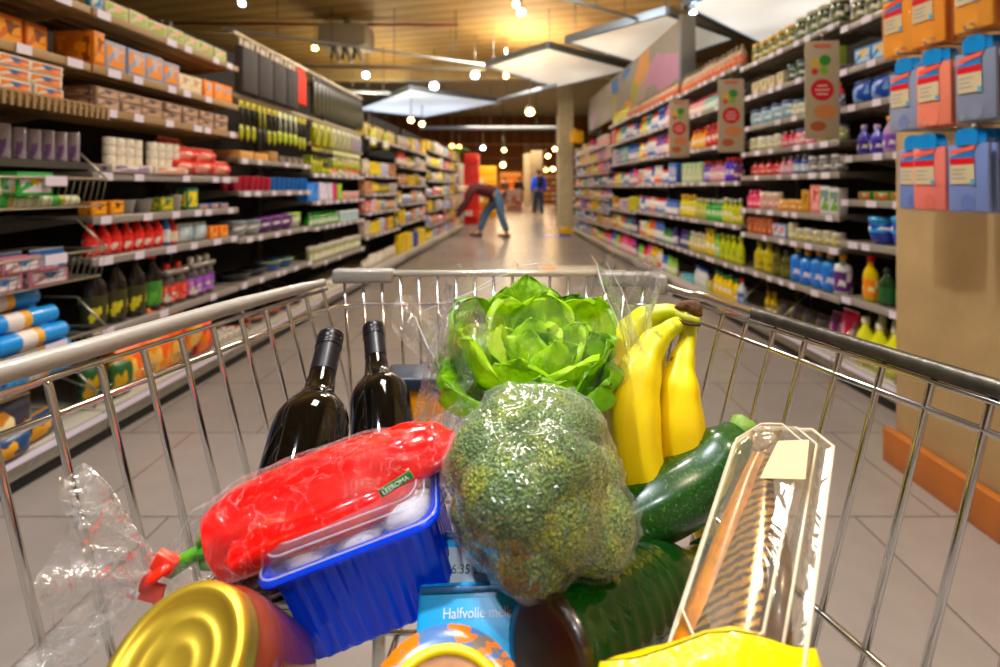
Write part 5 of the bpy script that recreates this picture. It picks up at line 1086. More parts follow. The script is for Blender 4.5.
# --- bananas
def bananas():
    c = P(688, 314, .50); root = empty('banana_bunch', c); tag(root, 'bunch of four yellow bananas standing beside the lettuce', 'bananas')
    m, nt, b = newmat('banana_skin'); tc = nt.nodes.new('ShaderNodeTexCoord'); n = nt.nodes.new('ShaderNodeTexNoise'); n.inputs['Scale'].default_value = 9; n.inputs['Detail'].default_value = 4
    nt.links.new(tc.outputs['Object'], n.inputs['Vector']); r = nt.nodes.new('ShaderNodeValToRGB'); e = r.color_ramp.elements; e[0].position = .3; e[0].color = lin('f6cc00'); e[1].position = .65; e[1].color = lin('ffe40a')
    nt.links.new(n.outputs['Fac'], r.inputs[0])
    n2 = nt.nodes.new('ShaderNodeTexNoise'); n2.inputs['Scale'].default_value = 95; n2.inputs['Detail'].default_value = 1; nt.links.new(tc.outputs['Object'], n2.inputs['Vector'])
    r2 = nt.nodes.new('ShaderNodeValToRGB'); e2 = r2.color_ramp.elements; e2[0].position = .235; e2[0].color = lin('7a4a14'); e2[1].position = .26; e2[1].color = (1, 1, 1, 1); nt.links.new(n2.outputs['Fac'], r2.inputs[0])
    mx = nt.nodes.new('ShaderNodeMix'); mx.data_type = 'RGBA'; mx.blend_type = 'MULTIPLY'; mx.inputs[0].default_value = 1; nt.links.new(r.outputs[0], mx.inputs[6]); nt.links.new(r2.outputs[0], mx.inputs[7])
    # greener toward the stem end
    se = nt.nodes.new('ShaderNodeSeparateXYZ'); nt.links.new(tc.outputs['Object'], se.inputs[0]); mr = nt.nodes.new('ShaderNodeMapRange'); mr.inputs['From Min'].default_value = -.05; mr.inputs['From Max'].default_value = .005; nt.links.new(se.outputs['Z'], mr.inputs['Value'])
    m2 = nt.nodes.new('ShaderNodeMix'); m2.data_type = 'RGBA'; nt.links.new(mr.outputs[0], m2.inputs[0]); nt.links.new(mx.outputs[2], m2.inputs[6]); m2.inputs[7].default_value = lin('a9b41c')
    nt.links.new(m2.outputs[2], b.inputs['Base Color']); b.inputs['Roughness'].default_value = .42; b.inputs['Coat Weight'].default_value = .15
    L = [([(686, 320, .50), (668, 330, .49), (650, 348, .478), (638, 378, .465), (633, 415, .455), (638, 470, .448), (660, 535, .445)], [.006, .008, .013, .019, .022, .0215, .011]),
         ([(690, 322, .50), (687, 342, .495), (682, 362, .485), (679, 390, .475), (680, 425, .468), (687, 470, .465), (706, 535, .465)], [.0062, .0075, .011, .0175, .0205, .0205, .010]),
         ([(684, 313, .505), (664, 313, .512), (644, 321, .518), (628, 345, .52), (620, 385, .52), (620, 430, .515), (632, 480, .51)], [.006, .0085, .013, .019, .022, .021, .010]),
         ([(688, 318, .512), (668, 326, .522), (655, 343, .53), (648, 375, .535), (648, 415, .53), (656, 455, .525), (668, 490, .52)], [.006, .008, .012, .018, .021, .02, .010])]
    for pts, rad_ in L:
        pp = smoothcurve([P(*q) - c for q in pts], 34); rr = [x * 1.1 for x in lerpl(rad_, 34)]
        g = G(); g.tube(pp, rr, m, 30)
        # gentle five-sided section
        seg = 30
        for i in range(34):
            for k in range(seg):
                a = 2 * PI * k / seg; f = 1 + .045 * math.cos(5 * a) - .01
                v = Vector(g.v[i * seg + k]); g.v[i * seg + k] = tuple(pp[i] + (v - pp[i]) * f)
        o = g.obj('banana', root)
        G().tube([pp[-1], pp[-1] + (pp[-1] - pp[-2]).normalized() * .006], [.006, .003], mat('3a2a14', .8), 8).obj('blossom_tip', o)
    cr = G(); cp = smoothcurve([P(673, 311, .507) - c, P(684, 306, .503) - c, P(694, 308, .5) - c, P(699, 317, .497) - c], 12)
    cr.tube(cp, lerpl([.003, .0055, .0075, .004], 12), mat('5a3a1c', .8, var=.3, vscale=120, bump=.6, bscale=180), 12); cr.obj('crown', root)
    G().tube(smoothcurve([P(676, 315, .5) - c, P(688, 319, .492) - c, P(699, 322, .49) - c], 8), .0045, mat('9a9a24', .6, var=.2, vscale=80), 10).obj('neck_join', root)
    G().tube(smoothcurve([P(676, 319, .494) - c, P(688, 324, .487) - c, P(700, 325, .488) - c], 8), .0016, mat('4a3014', .8), 8).obj('dry_edge', root)
bananas()

# --- courgette
def courgette():
    c = P(690, 487, .44); root = empty('courgette', c); tag(root, 'dark green courgette lying between the bananas and the green bottle', 'courgette')
    m, nt, b = newmat('courgette_skin'); tc = nt.nodes.new('ShaderNodeTexCoord'); n = nt.nodes.new('ShaderNodeTexNoise'); n.inputs['Scale'].default_value = 420; n.inputs['Detail'].default_value = 2
    nt.links.new(tc.outputs['Object'], n.inputs['Vector']); r = nt.nodes.new('ShaderNodeValToRGB'); e = r.color_ramp.elements; e[0].position = .4; e[0].color = lin('14380f'); e[1].position = .75; e[1].color = lin('5d8a3c'); x = e.new(.62); x.color = lin('1f4a16')
    nt.links.new(n.outputs['Fac'], r.inputs[0]); nt.links.new(r.outputs[0], b.inputs['Base Color']); b.inputs['Roughness'].default_value = .3; b.inputs['Coat Weight'].default_value = .5; b.inputs['Coat Roughness'].default_value = .15
    pp = smoothcurve([P(*q) - c for q in ((739, 437, .462), (722, 456, .452), (700, 480, .445), (665, 501, .435), (625, 521, .43), (585, 538, .425), (555, 548, .425))], 40)
    rr = lerpl([.016, .0245, .0275, .028, .0275, .025, .012], 40); seg = 36; g = G(); g.tube(pp, rr, m, seg)
    for i in range(40):
        for k in range(seg):
            a = 2 * PI * k / seg; v = Vector(g.v[i * seg + k]); g.v[i * seg + k] = tuple(pp[i] + (v - pp[i]) * (1 + .03 * abs(math.cos(4 * a))))
    g.obj('flesh_body', root)
    G().tube([pp[0], pp[0] + Vector((.006, .004, .006)), pp[0] + Vector((.010, .007, .010))], [.0145, .012, .0125], mat('6d8a3a', .6, var=.2, vscale=200), 6).obj('stem', root)
courgette()

# --- red peppers in a bag
def peppers():
    c = P(330, 490, .385)
    REDM = mat('e80f02', .17, coat=.6, sub=.15)
    def pepper(pts, rad_, lab, dry):
        root = empty('pointed_pepper', P(*pts[0])); tag(root, lab, 'pepper', 'red peppers in the clear bag'); o0 = root.location.copy()
        n = 60; pp = smoothcurve([P(*q) - o0 for q in pts], n); rr = lerpl(rad_, n); seg = 40; g = G(); g.tube(pp, rr, REDM, seg)
        for i in range(n):
            for k in range(seg):
                a = 2 * PI * k / seg; v = Vector(g.v[i * seg + k]); t = i / n
                f = 1 + .12 * math.sin(3 * a + dry + t * 2) * (1 - t * .6) + .05 * math.sin(5 * a + 6 * t) + .13 * noise.noise(Vector((math.cos(a) * 1.5, math.sin(a) * 1.5, t * 5 + dry)))
                g.v[i * seg + k] = tuple(pp[i] + (v - pp[i]) * f)
        g.obj('pepper_body', root)
        if dry: return
        cx = G(); d = (pp[1] - pp[0]).normalized(); u = d.orthogonal().normalized(); w = d.cross(u)
        for k in range(6):
            a = 2 * PI * k / 6; e_ = u * math.cos(a) + w * math.sin(a)
            cx.tube([pp[0] - d * .004, pp[0] - d * .003 + e_ * .010, pp[0] + d * .006 + e_ * .018], [.006, .006, .002], mat('3a8a1a', .45), 8, flat=.6)
        cx.tube([pp[0], pp[0] - d * .012, pp[0] - d * .024 + Vector((-.004, 0, -.004))], [.006, .005, .006], mat('58a022', .45, var=.15, vscale=80), 10); cx.obj('green_calyx', root)
    pepper([(212, 546, .362), (222, 541, .364), (256, 523, .368), (305, 500, .373), (355, 480, .378), (405, 458, .383), (437, 446, .386), (456, 438, .388)], [.010, .0245, .0290, .0290, .0275, .0235, .017, .006], 'upper red pointed pepper in the clear bag', 0)
    pepper([(228, 556, .348), (242, 549, .350), (280, 532, .355), (325, 518, .360), (368, 503, .365), (402, 487, .370), (424, 474, .374)], [.008, .0165, .0185, .0180, .0165, .011, .005], 'lower red pointed pepper, resting on the blue tray', 2)
    bagr = empty('produce_bag', c); tag(bagr, 'clear crinkled bag of red peppers, knotted at the end over the golden lid', 'plastic bag')
    nu, nv = 90, 120
    ctr = smoothcurve([P(*q) - c for q in ((163, 572, .350), (178, 566, .353), (208, 555, .358), (255, 536, .363), (308, 514, .368), (362, 490, .374), (412, 471, .380), (450, 444, .388), (468, 415, .41), (476, 398, .42))], nv)
    rad_ = lerpl([.006, .018, .034, .042, .0425, .040, .035, .024, .016, .026], nv)
    g = G(); g.tube(ctr, rad_, FILM2, nu, caps=False)
    for i in range(nv):
        for k in range(nu):
            a = 2 * PI * k / nu; v = Vector(g.v[i * nu + k]); t = i / nv
            e_ = 1 - min(1, min(t, 1 - t) * 5)
            f = .93 + .05 * abs(noise.noise(Vector((math.cos(a) * 2.2, math.sin(a) * 2.2, t * 8)))) * 2 + .10 * e_ * math.sin(11 * a) + .03 * abs(math.sin(4 * a + 20 * t)) + .045 * noise.noise(Vector((math.cos(a) * 6, math.sin(a) * 6, t * 22)))
            g.v[i * nu + k] = tuple(ctr[i] + (v - ctr[i]) * f)
    g.obj('clear_film', bagr)
    K0 = P(158, 572, .351); ax = (P(58, 584, .33) - K0); up = Vector((0, 0, 1)); u = ax.cross(up).normalized(); w = u.cross(ax.normalized())
    g = G()
    def fn(uu, v):
        a = 2 * PI * uu; r = .004 + .060 * v ** .8; pl = 1 + (.22 * math.sin(7 * a + 1.3 * math.sin(3 * v)) + .14 * math.sin(13 * a + 2)) * (.35 + .65 * v) + .12 * noise.noise(Vector((math.cos(a) * 3, math.sin(a) * 3, v * 4)))
        ln = v * (1 + .16 * math.sin(5 * a + 1) + .12 * math.sin(2 * a))
        return K0 + ax * ln + (u * math.cos(a) * .5 + w * math.sin(a)) * r * pl - c
    g.grid(150, 40, fn, FILM3, True); g.obj('flared_tail', bagr)
    tp = G(); d = (P(172, 566, .35) - P(150, 578, .35)).normalized()
    tp.tube([P(172, 560, .346) - c, P(160, 570, .343) - c, P(148, 580, .346) - c], .0085, mat('f03010', .3), 10, flat=.45)
    tp.box(P(152, 592, .344) - c, (.016, .003, .013), mat('e8685a', .35), .0008, Matrix.Rotation(.25, 3, 'Y')); tp.box(P(165, 563, .343) - c, (.015, .006, .012), mat('ff3a10', .3), .001, Matrix.Rotation(.5, 3, 'Y')); tp.obj('red_closure_tape', bagr)
    # green label with white letters on the bag
    lc = P(396, 484, .345) ; rt = Matrix.Rotation(-.56, 3, 'Y')
    G().box(lc - c, (.026, .0012, .006), mat('0c7a3c', .35), .0004, rt).obj('green_label', bagr)
    t = bpy.data.curves.new('label_lettering', 'FONT'); t.body = 'LEEROMA'; t.size = .0048; t.align_x = 'CENTER'; t.align_y = 'CENTER'; t.extrude = .0002
    tmp = bpy.data.objects.new('tmp', t); COL.objects.link(tmp); dg = bpy.context.evaluated_depsgraph_get(); me = bpy.data.meshes.new_from_object(tmp.evaluated_get(dg)); bpy.data.objects.remove(tmp)
    me.materials.clear(); me.materials.append(mat('e8efe4', .4)); to = bpy.data.objects.new('label_lettering', me); COL.objects.link(to); to.parent = bagr; to.location = lc - c + Vector((0, -.0014, 0)); to.rotation_euler = (PI / 2, .56, 0)
    to.rotation_euler = (rt @ Matrix.Rotation(PI / 2, 3, 'X')).to_euler()
peppers()

def textmesh(body, size, m, extrude=.0002):
    t = bpy.data.curves.new('lettering', 'FONT'); t.body = body; t.size = size; t.align_x = 'CENTER'; t.align_y = 'CENTER'; t.extrude = extrude
    tmp = bpy.data.objects.new('tmp', t); COL.objects.link(tmp); dg = bpy.context.evaluated_depsgraph_get(); me = bpy.data.meshes.new_from_object(tmp.evaluated_get(dg)); bpy.data.objects.remove(tmp)
    me.materials.clear(); me.materials.append(m); return me

# --- mushroom punnet
def punnet():
    A_ = P(256, 588, .325); B_ = P(437, 519, .34); u = (B_ - A_); L = u.length; u.normalize()
    f = Vector((.06, .97, .17)); f = (f - u * f.dot(u)).normalized(); n = u.cross(f).normalized()
    if n.z < 0: n = -n
    root = empty('mushroom_punnet', A_); tag(root, 'bright blue plastic punnet of white mushrooms under a clear lid', 'punnet')
    Wd, Hh = .088, .082; M = Matrix((u, f, n)).transposed()
    blue, nt, b = newmat('blue_plastic'); b.inputs['Base Color'].default_value = lin('0052ff'); b.inputs['Roughness'].default_value = .16; b.inputs['Coat Weight'].default_value = .5
    tl = nt.nodes.new('ShaderNodeBsdfTranslucent'); tl.inputs[0].default_value = lin('1468ff'); mx = nt.nodes.new('ShaderNodeMixShader'); mx.inputs[0].default_value = .5; o_ = nt.nodes['Material Output']
    nt.links.new(b.outputs[0], mx.inputs[1]); nt.links.new(tl.outputs[0], mx.inputs[2]); nt.links.new(mx.outputs[0], o_.inputs[0])
    g = G(); per = 240; nv = 26
    def rrect(t, w, d, r):
        """point on a rounded rectangle, t in 0..1 starting at front-left going along the front"""
        P_ = 2 * (w + d - 4 * r) + 2 * PI * r; s = t * P_
        segs = [(w - 2 * r, 0), (PI * r / 2, 1), (d - 2 * r, 2), (PI * r / 2, 3), (w - 2 * r, 4), (PI * r / 2, 5), (d - 2 * r, 6), (PI * r / 2, 7)]
        for ln, k in segs:
            if s <= ln or k == 7: break
            s -= ln
        if k == 0: return (r + s, 0), (0, -1)
        if k == 2: return (w, r + s), (1, 0)
        if k == 4: return (w - r - s, d), (0, 1)
        if k == 6: return (0, d - r - s), (-1, 0)
        cx, cy, a0 = {1: (w - r, r, -PI / 2), 3: (w - r, d - r, 0), 5: (r, d - r, PI / 2), 7: (r, r, PI)}[k]; a = a0 + s / r
        return (cx + r * math.cos(a), cy + r * math.sin(a)), (math.cos(a), math.sin(a))
    def fn(uu, v):
        ins = .0045 + .004 * v; (x, y), (nx, ny) = rrect(uu, L - 2 * ins, Wd - 2 * ins, .012)
        z = -Hh * v; rib = 0
        if .06 < v < .93: rib = .0011 * (1 if math.sin(uu * 2 * PI * 34) > .15 else -.3)
        if v > .93: k_ = (v - .93) / .07; x -= nx * .006 * k_; y -= ny * .006 * k_
        return Vector((x + ins + nx * rib, y + ins + ny * rib, z))
    g.grid(per, nv, fn, blue, True, smooth=True)
    g.v = [tuple(M @ Vector(v)) for v in g.v]; g.f.append(tuple((nv - 1) * per + k for k in range(per))[::-1]); g.m.append(0); g.sm.append(False)
    g.obj('blue_tub', root)
    g = G(); prof = [(.0045, -.003), (.0, -.0038), (-.0022, -.003), (-.0022, -.001), (.0, .0004), (.0045, .0)]
    g.grid(140, 6, lambda uu, v: (lambda q, ins: M @ Vector((q[0][0] + ins, q[0][1] + ins, prof[min(5, int(v * 5 + .5))][1])))(rrect(uu, L - 2 * prof[min(5, int(v * 5 + .5))][0], Wd - 2 * prof[min(5, int(v * 5 + .5))][0], .014), prof[min(5, int(v * 5 + .5))][0]), blue, True)
    g.obj('tub_rim', root)
    lidm = filmmat(tint=(.86, .9, 1.0), haze=.07, rough=.04, gl=.4, scale=9, bump=.12, fr=1.3)
    g = G()
    def fl(uu, v):
        vv = [(.002, .001), (.005, .004), (.007, .012), (.010, .014), (.03, .0145), (.0425, .0145)][min(5, int(v * 5 + .5))]; (x, y), _ = rrect(uu, L - 2 * vv[0], Wd - 2 * vv[0], max(.001, .014 - vv[0] * .3)); return M @ Vector((x + vv[0], y + vv[0], vv[1]))
    g.grid(120, 6, fl, lidm, True); g.obj('clear_lid', root)
    g = G()
    for ins, z in ((.0, .0015), (.006, .0115), (.011, .0145)):
        g.tube([(lambda q: M @ Vector((q[0][0] + ins, q[0][1] + ins, z)))(rrect(k / 90, L - 2 * ins, Wd - 2 * ins, .012)) for k in range(90)], .0008, mat('dfe8ff', .1, coat=1.0, alpha=.28), 6, closed=True)
    g.obj('lid_ridges', root)
    g = G().box(M @ Vector((L * .62, .05, .0155)), (.05, .028, .0006), mat('e0dcd2', .5), 0, M); g.obj('paper_label', root)
    sp_ = [(.026, .029), (.062, .029), (.098, .029), (.112, .056), (.026, .062), (.055, .062), (.084, .062)]
    for k, (x, y) in enumerate(sp_):
        r = .0175 + .001 * (k % 3)
        mo = empty('mushroom', A_ + M @ Vector((x, y, -.013))); tag(mo, 'white mushroom in the blue punnet, %s' % ('front corner nearest the jar', 'front middle', 'front, by the broccoli', 'at the broccoli end', 'back, nearest the jar', 'back middle', 'back, by the broccoli')[k], 'mushroom', 'mushrooms in the blue punnet')
        prof_ = [(.003, r * .88), (r * .5, r * .83), (r * .85, r * .65), (r * 1.05, r * .35), (r, r * .15), (r * .8, 0), (r * .3, r * .05)]
        Mr = M @ Matrix.Rotation(.12 * math.sin(k * 2.1), 3, 'X')
        gg = G().lathe(prof_, mat('f2ece6', .6, var=.06, vscale=60), 20, M=Mr); gg.obj('mushroom_cap', mo)
        gg = G().lathe([(r * .35, -r * .9), (r * .42, -r * .4), (r * .36, r * .1)], mat('ddd2c4', .6), 12, M=Mr); gg.obj('stalk', mo)
    for k in range(7): G().lathe([(.002, .0), (.016, -.004), (.017, -.013), (.01, -.02)], mat('e4dcd2', .6), 14, M=M, c=M @ Vector((.02 + (k % 4) * .03, .025 + (k // 4) * .035, -.036))).obj('hidden_mushroom', root)
punnet()
for o in list(COL.objects):
    if o.name.startswith('hidden_mushroom'): bpy.data.objects.remove(o)

# --- jar with a golden lid
def jarlid():
    c = P(172, 668, .262); n = Vector((-.12, -.6, .79)).normalized(); q = Vector((0, 0, 1)).rotation_difference(n).to_matrix()
    root = empty('glass_jar', c - n * .11); tag(root, 'glass jar of brown sauce with a shiny golden lid, in front of the blue punnet', 'jar'); off = n * .11
    gold, nt, b = newmat('gold_lid'); b.inputs['Base Color'].default_value = lin('ccb04a'); b.inputs['Metallic'].default_value = .8; b.inputs['Roughness'].default_value = .36
    tc = nt.nodes.new('ShaderNodeTexCoord'); nn = nt.nodes.new('ShaderNodeTexNoise'); nn.inputs['Scale'].default_value = 30; nt.links.new(tc.outputs['Object'], nn.inputs['Vector']); bp = nt.nodes.new('ShaderNodeBump'); bp.inputs['Strength'].default_value = .12; bp.inputs['Distance'].default_value = .003; nt.links.new(nn.outputs['Fac'], bp.inputs['Height']); nt.links.new(bp.outputs[0], b.inputs['Normal'])
    r = .0378
    g = G().lathe([(.0, -.0008), (.008, -.0008), (.010, -.0002), (.0115, -.0008), (.019, -.0008), (.0205, .0), (.022, -.0008), (.0295, -.0006), (.031, .0014), (.0335, .0022), (.0362, .0016), (r, -.001), (r + .0004, -.006), (r + .0002, -.011), (r + .001, -.0125), (r, -.0135)], gold, 72, M=q, c=off, close=False); g.obj('golden_lid', root)
    g = G().lathe([(.034, -.0125), (.0335, -.016), (.037, -.02), (.042, -.026), (.0425, -.04), (.0425, -.092), (.040, -.1), (.02, -.102)], mat('6a3426', .12, coat=.3, var=.25, vscale=25), 48, M=q, c=off); g.obj('jar_body', root)
jarlid()

# --- wine bottles
def wine(capP, botP, lab, cr=.0148, rb=.0375, plab=None):
    ax = (capP - botP); L = ax.length; ax.normalize(); q = Vector((0, 0, 1)).rotation_difference(ax).to_matrix()
    root = empty('wine_bottle', botP); tag(root, lab, 'wine bottle')
    gl = mat('050504', .05, coat=.3)
    body = [(.02, .004), (rb * .9, 0), (rb, .006), (rb, L * .56), (rb * .975, L * .59), (rb * .90, L * .62), (rb * .76, L * .65), (rb * .6, L * .675), (.0172, L * .71), (.0158, L * .75), (.0140, L * .80), (.0138, L * .9)]
    G().lathe(body, gl, 48, M=q).obj('glass_body', root)
    G().lathe([(.0146, L * .80), (.0143, L * .93)], mat('15131a', .35, .2), 36, M=q, close=False).obj('capsule', root)
    prof = [(.0143, L * .925), (.0152, L * .928), (.0152, L * .938), (.0145, L * .941), (.0152, L * .944), (.0152, L * .957), (.0146, L * .96), (.0152, L * .963), (.0152, L * .985), (.0146, L * .99), (.0152, L * .994), (.0149, L), (.012, L * 1.002)]
    G().lathe(prof, mat('121016', .28, .3), 36, M=q).obj('screw_cap', root)
    if plab: G().lathe([(rb * 1.004, L * .10), (rb * 1.004, L * .40)], mat(plab, .5), 48, M=q, close=False).obj('paper_label', root)
wine(P(331, 336, .605), P(268, 622, .375), 'black screw-cap wine bottle leaning low against the red peppers')
wine(P(373, 327, .73), P(394, 545, .50), 'black screw-cap wine bottle standing behind, nearer the lettuce')

# --- orange box with a dark lid, behind the second bottle
o = empty('tea_box', P(416, 397, .70)); tag(o, 'orange box with a dark blue-grey top behind the wine bottles', 'box')
G().box((0, 0, -.03), (.075, .05, .10), mat('d8901a', .4, var=.1, vscale=30), .003).obj('carton', o); G().box((0, 0, .028), (.083, .058, .018), mat('2c3340', .35), .004).obj('lid', o)

# --- green PET bottle
def green():
    A_ = P(546, 656, .30); B_ = P(672, 580, .395); ax = (B_ - A_).normalized(); q = Vector((0, 0, 1)).rotation_difference(ax).to_matrix()
    root = empty('green_bottle', A_); tag(root, 'translucent green ribbed bottle lying beneath the broccoli and courgette', 'bottle')
    m, nt, b = newmat('green_clear'); b.inputs['Base Color'].default_value = lin('063a0c'); b.inputs['Transmission Weight'].default_value = .55; b.inputs['Roughness'].default_value = .04; b.inputs['IOR'].default_value = 1.35; b.inputs['Coat Weight'].default_value = .8
    tc = nt.nodes.new('ShaderNodeTexCoord'); nn = nt.nodes.new('ShaderNodeTexNoise'); nn.inputs['Scale'].default_value = 45; nt.links.new(tc.outputs['Object'], nn.inputs['Vector']); bp = nt.nodes.new('ShaderNodeBump'); bp.inputs['Strength'].default_value = .5; bp.inputs['Distance'].default_value = .004; nt.links.new(nn.outputs['Fac'], bp.inputs['Height']); nt.links.new(bp.outputs[0], b.inputs['Normal'])
    r = .032; prof = [(.012, .012), (.022, .003), (r * .92, 0), (r, .006)]
    z = .012
    while z < .105: prof += [(r, z), (r * .955, z + .004), (r, z + .008)]; z += .014 if z < .07 else .011
    prof += [(r, .118), (r * .96, .13), (r * .8, .147), (r * .55, .165), (.014, .18), (.0135, .2)]
    g = G().lathe(prof, m, 56, M=q, close=False); g.obj('clear_body', root)
    # dark crimped foot
    g = G(); nn_ = 72; vs = []
    for z_, rr in ((-.001, .010), (-.002, r * .8), (-.001, r * .98), (.005, r * 1.03)):
        for k in range(nn_): a = 2 * PI * k / nn_; e_ = 1 + (.02 if k % 2 else 0); vs.append(q @ Vector((rr * e_ * math.cos(a), rr * e_ * math.sin(a), z_)))
    fs = [(i * nn_ + k, i * nn_ + (k + 1) % nn_, (i + 1) * nn_ + (k + 1) % nn_, (i + 1) * nn_ + k) for i in range(3) for k in range(nn_)] + [tuple(range(nn_))[::-1]]
    g.add(vs, fs, mat('1e1208', .3, coat=.3, var=.5, vscale=40), True); o = g.obj('crimped_foot', root); o['label'] = 'dark brown crimped end'
    G().lathe([(.0155, .198), (.0155, .214), (.014, .216)], mat('1a6a2a', .3), 24, M=q).obj('screw_cap', root)
green()

# --- smoked fish in a clear tray
def fishpack():
    TL, TR = P(734, 434, .42), P(829, 436, .37); BL = P(668, 668, .285); BR = BL + TR - TL
    u = ((TR - TL) + (BR - BL)).normalized(); v = ((BL - TL) + (BR - TR)); v = (v - u * v.dot(u)).normalized(); n = u.cross(v).normalized()
    c = (TL + TR + BL + BR) / 4
    if n.dot(Vector((0, 0, H)) - c) < 0: n = -n
    W_ = .074; Ln = (TL - BL).length + .012; M = Matrix((u, v, n)).transposed()
    root = empty('fish_pack', c); tag(root, 'clear plastic pack holding a golden smoked fish, standing by the right of the cart'.replace('by the right of the cart', 'against the wires beyond the green bottle'), 'fish pack')
    tray = filmmat(tint=(.95, .93, .86), haze=.04, rough=.07, gl=.45, scale=14, bump=.2, fr=1.3, cap=.22)
    g = G(); x0, y0 = -W_ / 2, -Ln / 2
    rims = [(0, 0, .0), (.004, 0, .001), (.006, 0, .006), (.012, 0, .016), (.02, 0, .018), (.03, 0, .0185)]
    def loop(ins, z):
        a, b_ = W_ / 2 - ins, Ln / 2 - ins; ch = .016
        return [M @ Vector(p) for p in ((-a + ch, -b_, z), (a - ch, -b_, z), (a, -b_ + ch, z), (a, b_ - ch, z), (a - ch, b_, z), (-a + ch, b_, z), (-a, b_ - ch, z), (-a, -b_ + ch, z))]
    vs = []; 
    for ins, _, z in rims: vs += loop(ins, z)
    fs = [(i * 8 + k, i * 8 + (k + 1) % 8, (i + 1) * 8 + (k + 1) % 8, (i + 1) * 8 + k) for i in range(len(rims) - 1) for k in range(8)]; fs.append(tuple((len(rims) - 1) * 8 + k for k in range(8)))
    g.add(vs, fs, tray, False); g.obj('clear_cover', root)
    g = G(); vs = loop(0, -.001) + loop(.006, -.002) + loop(.01, -.014); fs = [(i * 8 + k, i * 8 + (k + 1) % 8, (i + 1) * 8 + (k + 1) % 8, (i + 1) * 8 + k) for i in range(2) for k in range(8)] + [tuple(16 + k for k in range(8))]
    g.add(vs, fs, tray, False); g.obj('clear_tray', root)
    g = G()
    for ins, z in ((0, 0), (.007, .008), (.013, .0165)): g.tube(loop(ins, z), .0009 if ins else .0014, mat('f2e4cc', .12, coat=1.0, alpha=.55), 6, closed=True)
    g.obj('moulded_ridges', root)
    m, nt, b = newmat('smoked_skin'); b.inputs['Roughness'].default_value = .22; b.inputs['Coat Weight'].default_value = .8; b.inputs['Metallic'].default_value = .35
    tc = nt.nodes.new('ShaderNodeTexCoord'); wv = nt.nodes.new('ShaderNodeTexWave'); wv.bands_direction = 'Y'; wv.inputs['Scale'].default_value = 60; wv.inputs['Distortion'].default_value = 3.5; wv.inputs['Detail'].default_value = 3; wv.inputs['Detail Scale'].default_value = 3
    nt.links.new(tc.outputs['Object'], wv.inputs['Vector']); r = nt.nodes.new('ShaderNodeValToRGB'); e = r.color_ramp.elements; e[0].position = .35; e[0].color = lin('3a2810'); e[1].position = .7; e[1].color = lin('9a7430'); nt.links.new(wv.outputs['Fac'], r.inputs[0]); nt.links.new(r.outputs[0], b.inputs['Base Color'])
    flesh = mat('a86c1e', .3, coat=.5, var=.4, vscale=110)
    fish = empty('smoked_fish', c); tag(fish, 'golden-brown striped smoked fish inside the clear pack, tail up', 'fish')
    g = G(); n_ = 40; cl = []; 
    for k in range(n_): t = k / (n_ - 1); cl.append(Vector((-.010 + .009 * math.sin(2.2 * t), -Ln * .36 + t * Ln * .86, .006)))
    rr = [.0045 + .019 * (t ** .75) for t in [k / (n_ - 1) for k in range(n_)]]
    seg = 28; vs = []
    for i in range(n_):
        for k in range(seg): a = 2 * PI * k / seg; vs.append(M @ (cl[i] + Vector((rr[i] * 1.15 * math.cos(a), 0, rr[i] * .42 * math.sin(a)))))
    g.add(vs, [(i * seg + k, i * seg + (k + 1) % seg, (i + 1) * seg + (k + 1) % seg, (i + 1) * seg + k) for i in range(n_ - 1) for k in range(seg)] + [tuple(range(seg)), tuple((n_ - 1) * seg + k for k in range(seg))], m); g.obj('fish_body', fish)
    g = G(); g.grid(6, 20, lambda a, t: M @ Vector((-.012 - .017 * t ** .7 + a * .010 * (1 + t), -Ln * .30 + t * Ln * .80, .011 + .003 * math.sin(PI * a))), flesh); g.obj('belly_flap', fish)
    for s in (-1, 1):
        g = G(); g.tube([M @ Vector((-.010, -Ln * .34, .007)), M @ Vector((-.010 + s * .006, -Ln * .40, .008)), M @ Vector((-.008 + s * .011, -Ln * .45, .008))], [.004, .0042, .001], mat('6a4c1c', .4, coat=.4), 8, flat=.5); g.obj('tail_fin', fish)
    g = G(); g.add([M @ Vector(p) for p in ((.020, -.02, .006), (.034, .07, .006), (.020, .075, .004), (.014, .0, .006))], [(0, 1, 2, 3)], mat('2c241a', .35, coat=.5), True); 
    g = G(); g.tube([M @ Vector((.014, -.015, .008)), M @ Vector((.021, .02, .008)), M @ Vector((.026, .075, .006))], [.002, .006, .009], mat('4a3418', .3, coat=.4, var=.6, vscale=120), 10, flat=.5); g.obj('dark_back_strip', fish)
    lb = G(); lb.add([M @ Vector(p) for p in ((.010, -.062, .0195), (.031, -.064, .0195), (.033, -.030, .0195), (.004, -.028, .0195))] + [M @ Vector(p) for p in ((.010, -.062, .0199), (.031, -.064, .0199), (.033, -.030, .0199), (.004, -.028, .0199))], [(0, 1, 2, 3), (7, 6, 5, 4), (0, 4, 5, 1), (1, 5, 6, 2), (2, 6, 7, 3), (3, 7, 4, 0)], mat('cdb98c', .5), False); lb.obj('cream_label', root)
fishpack()

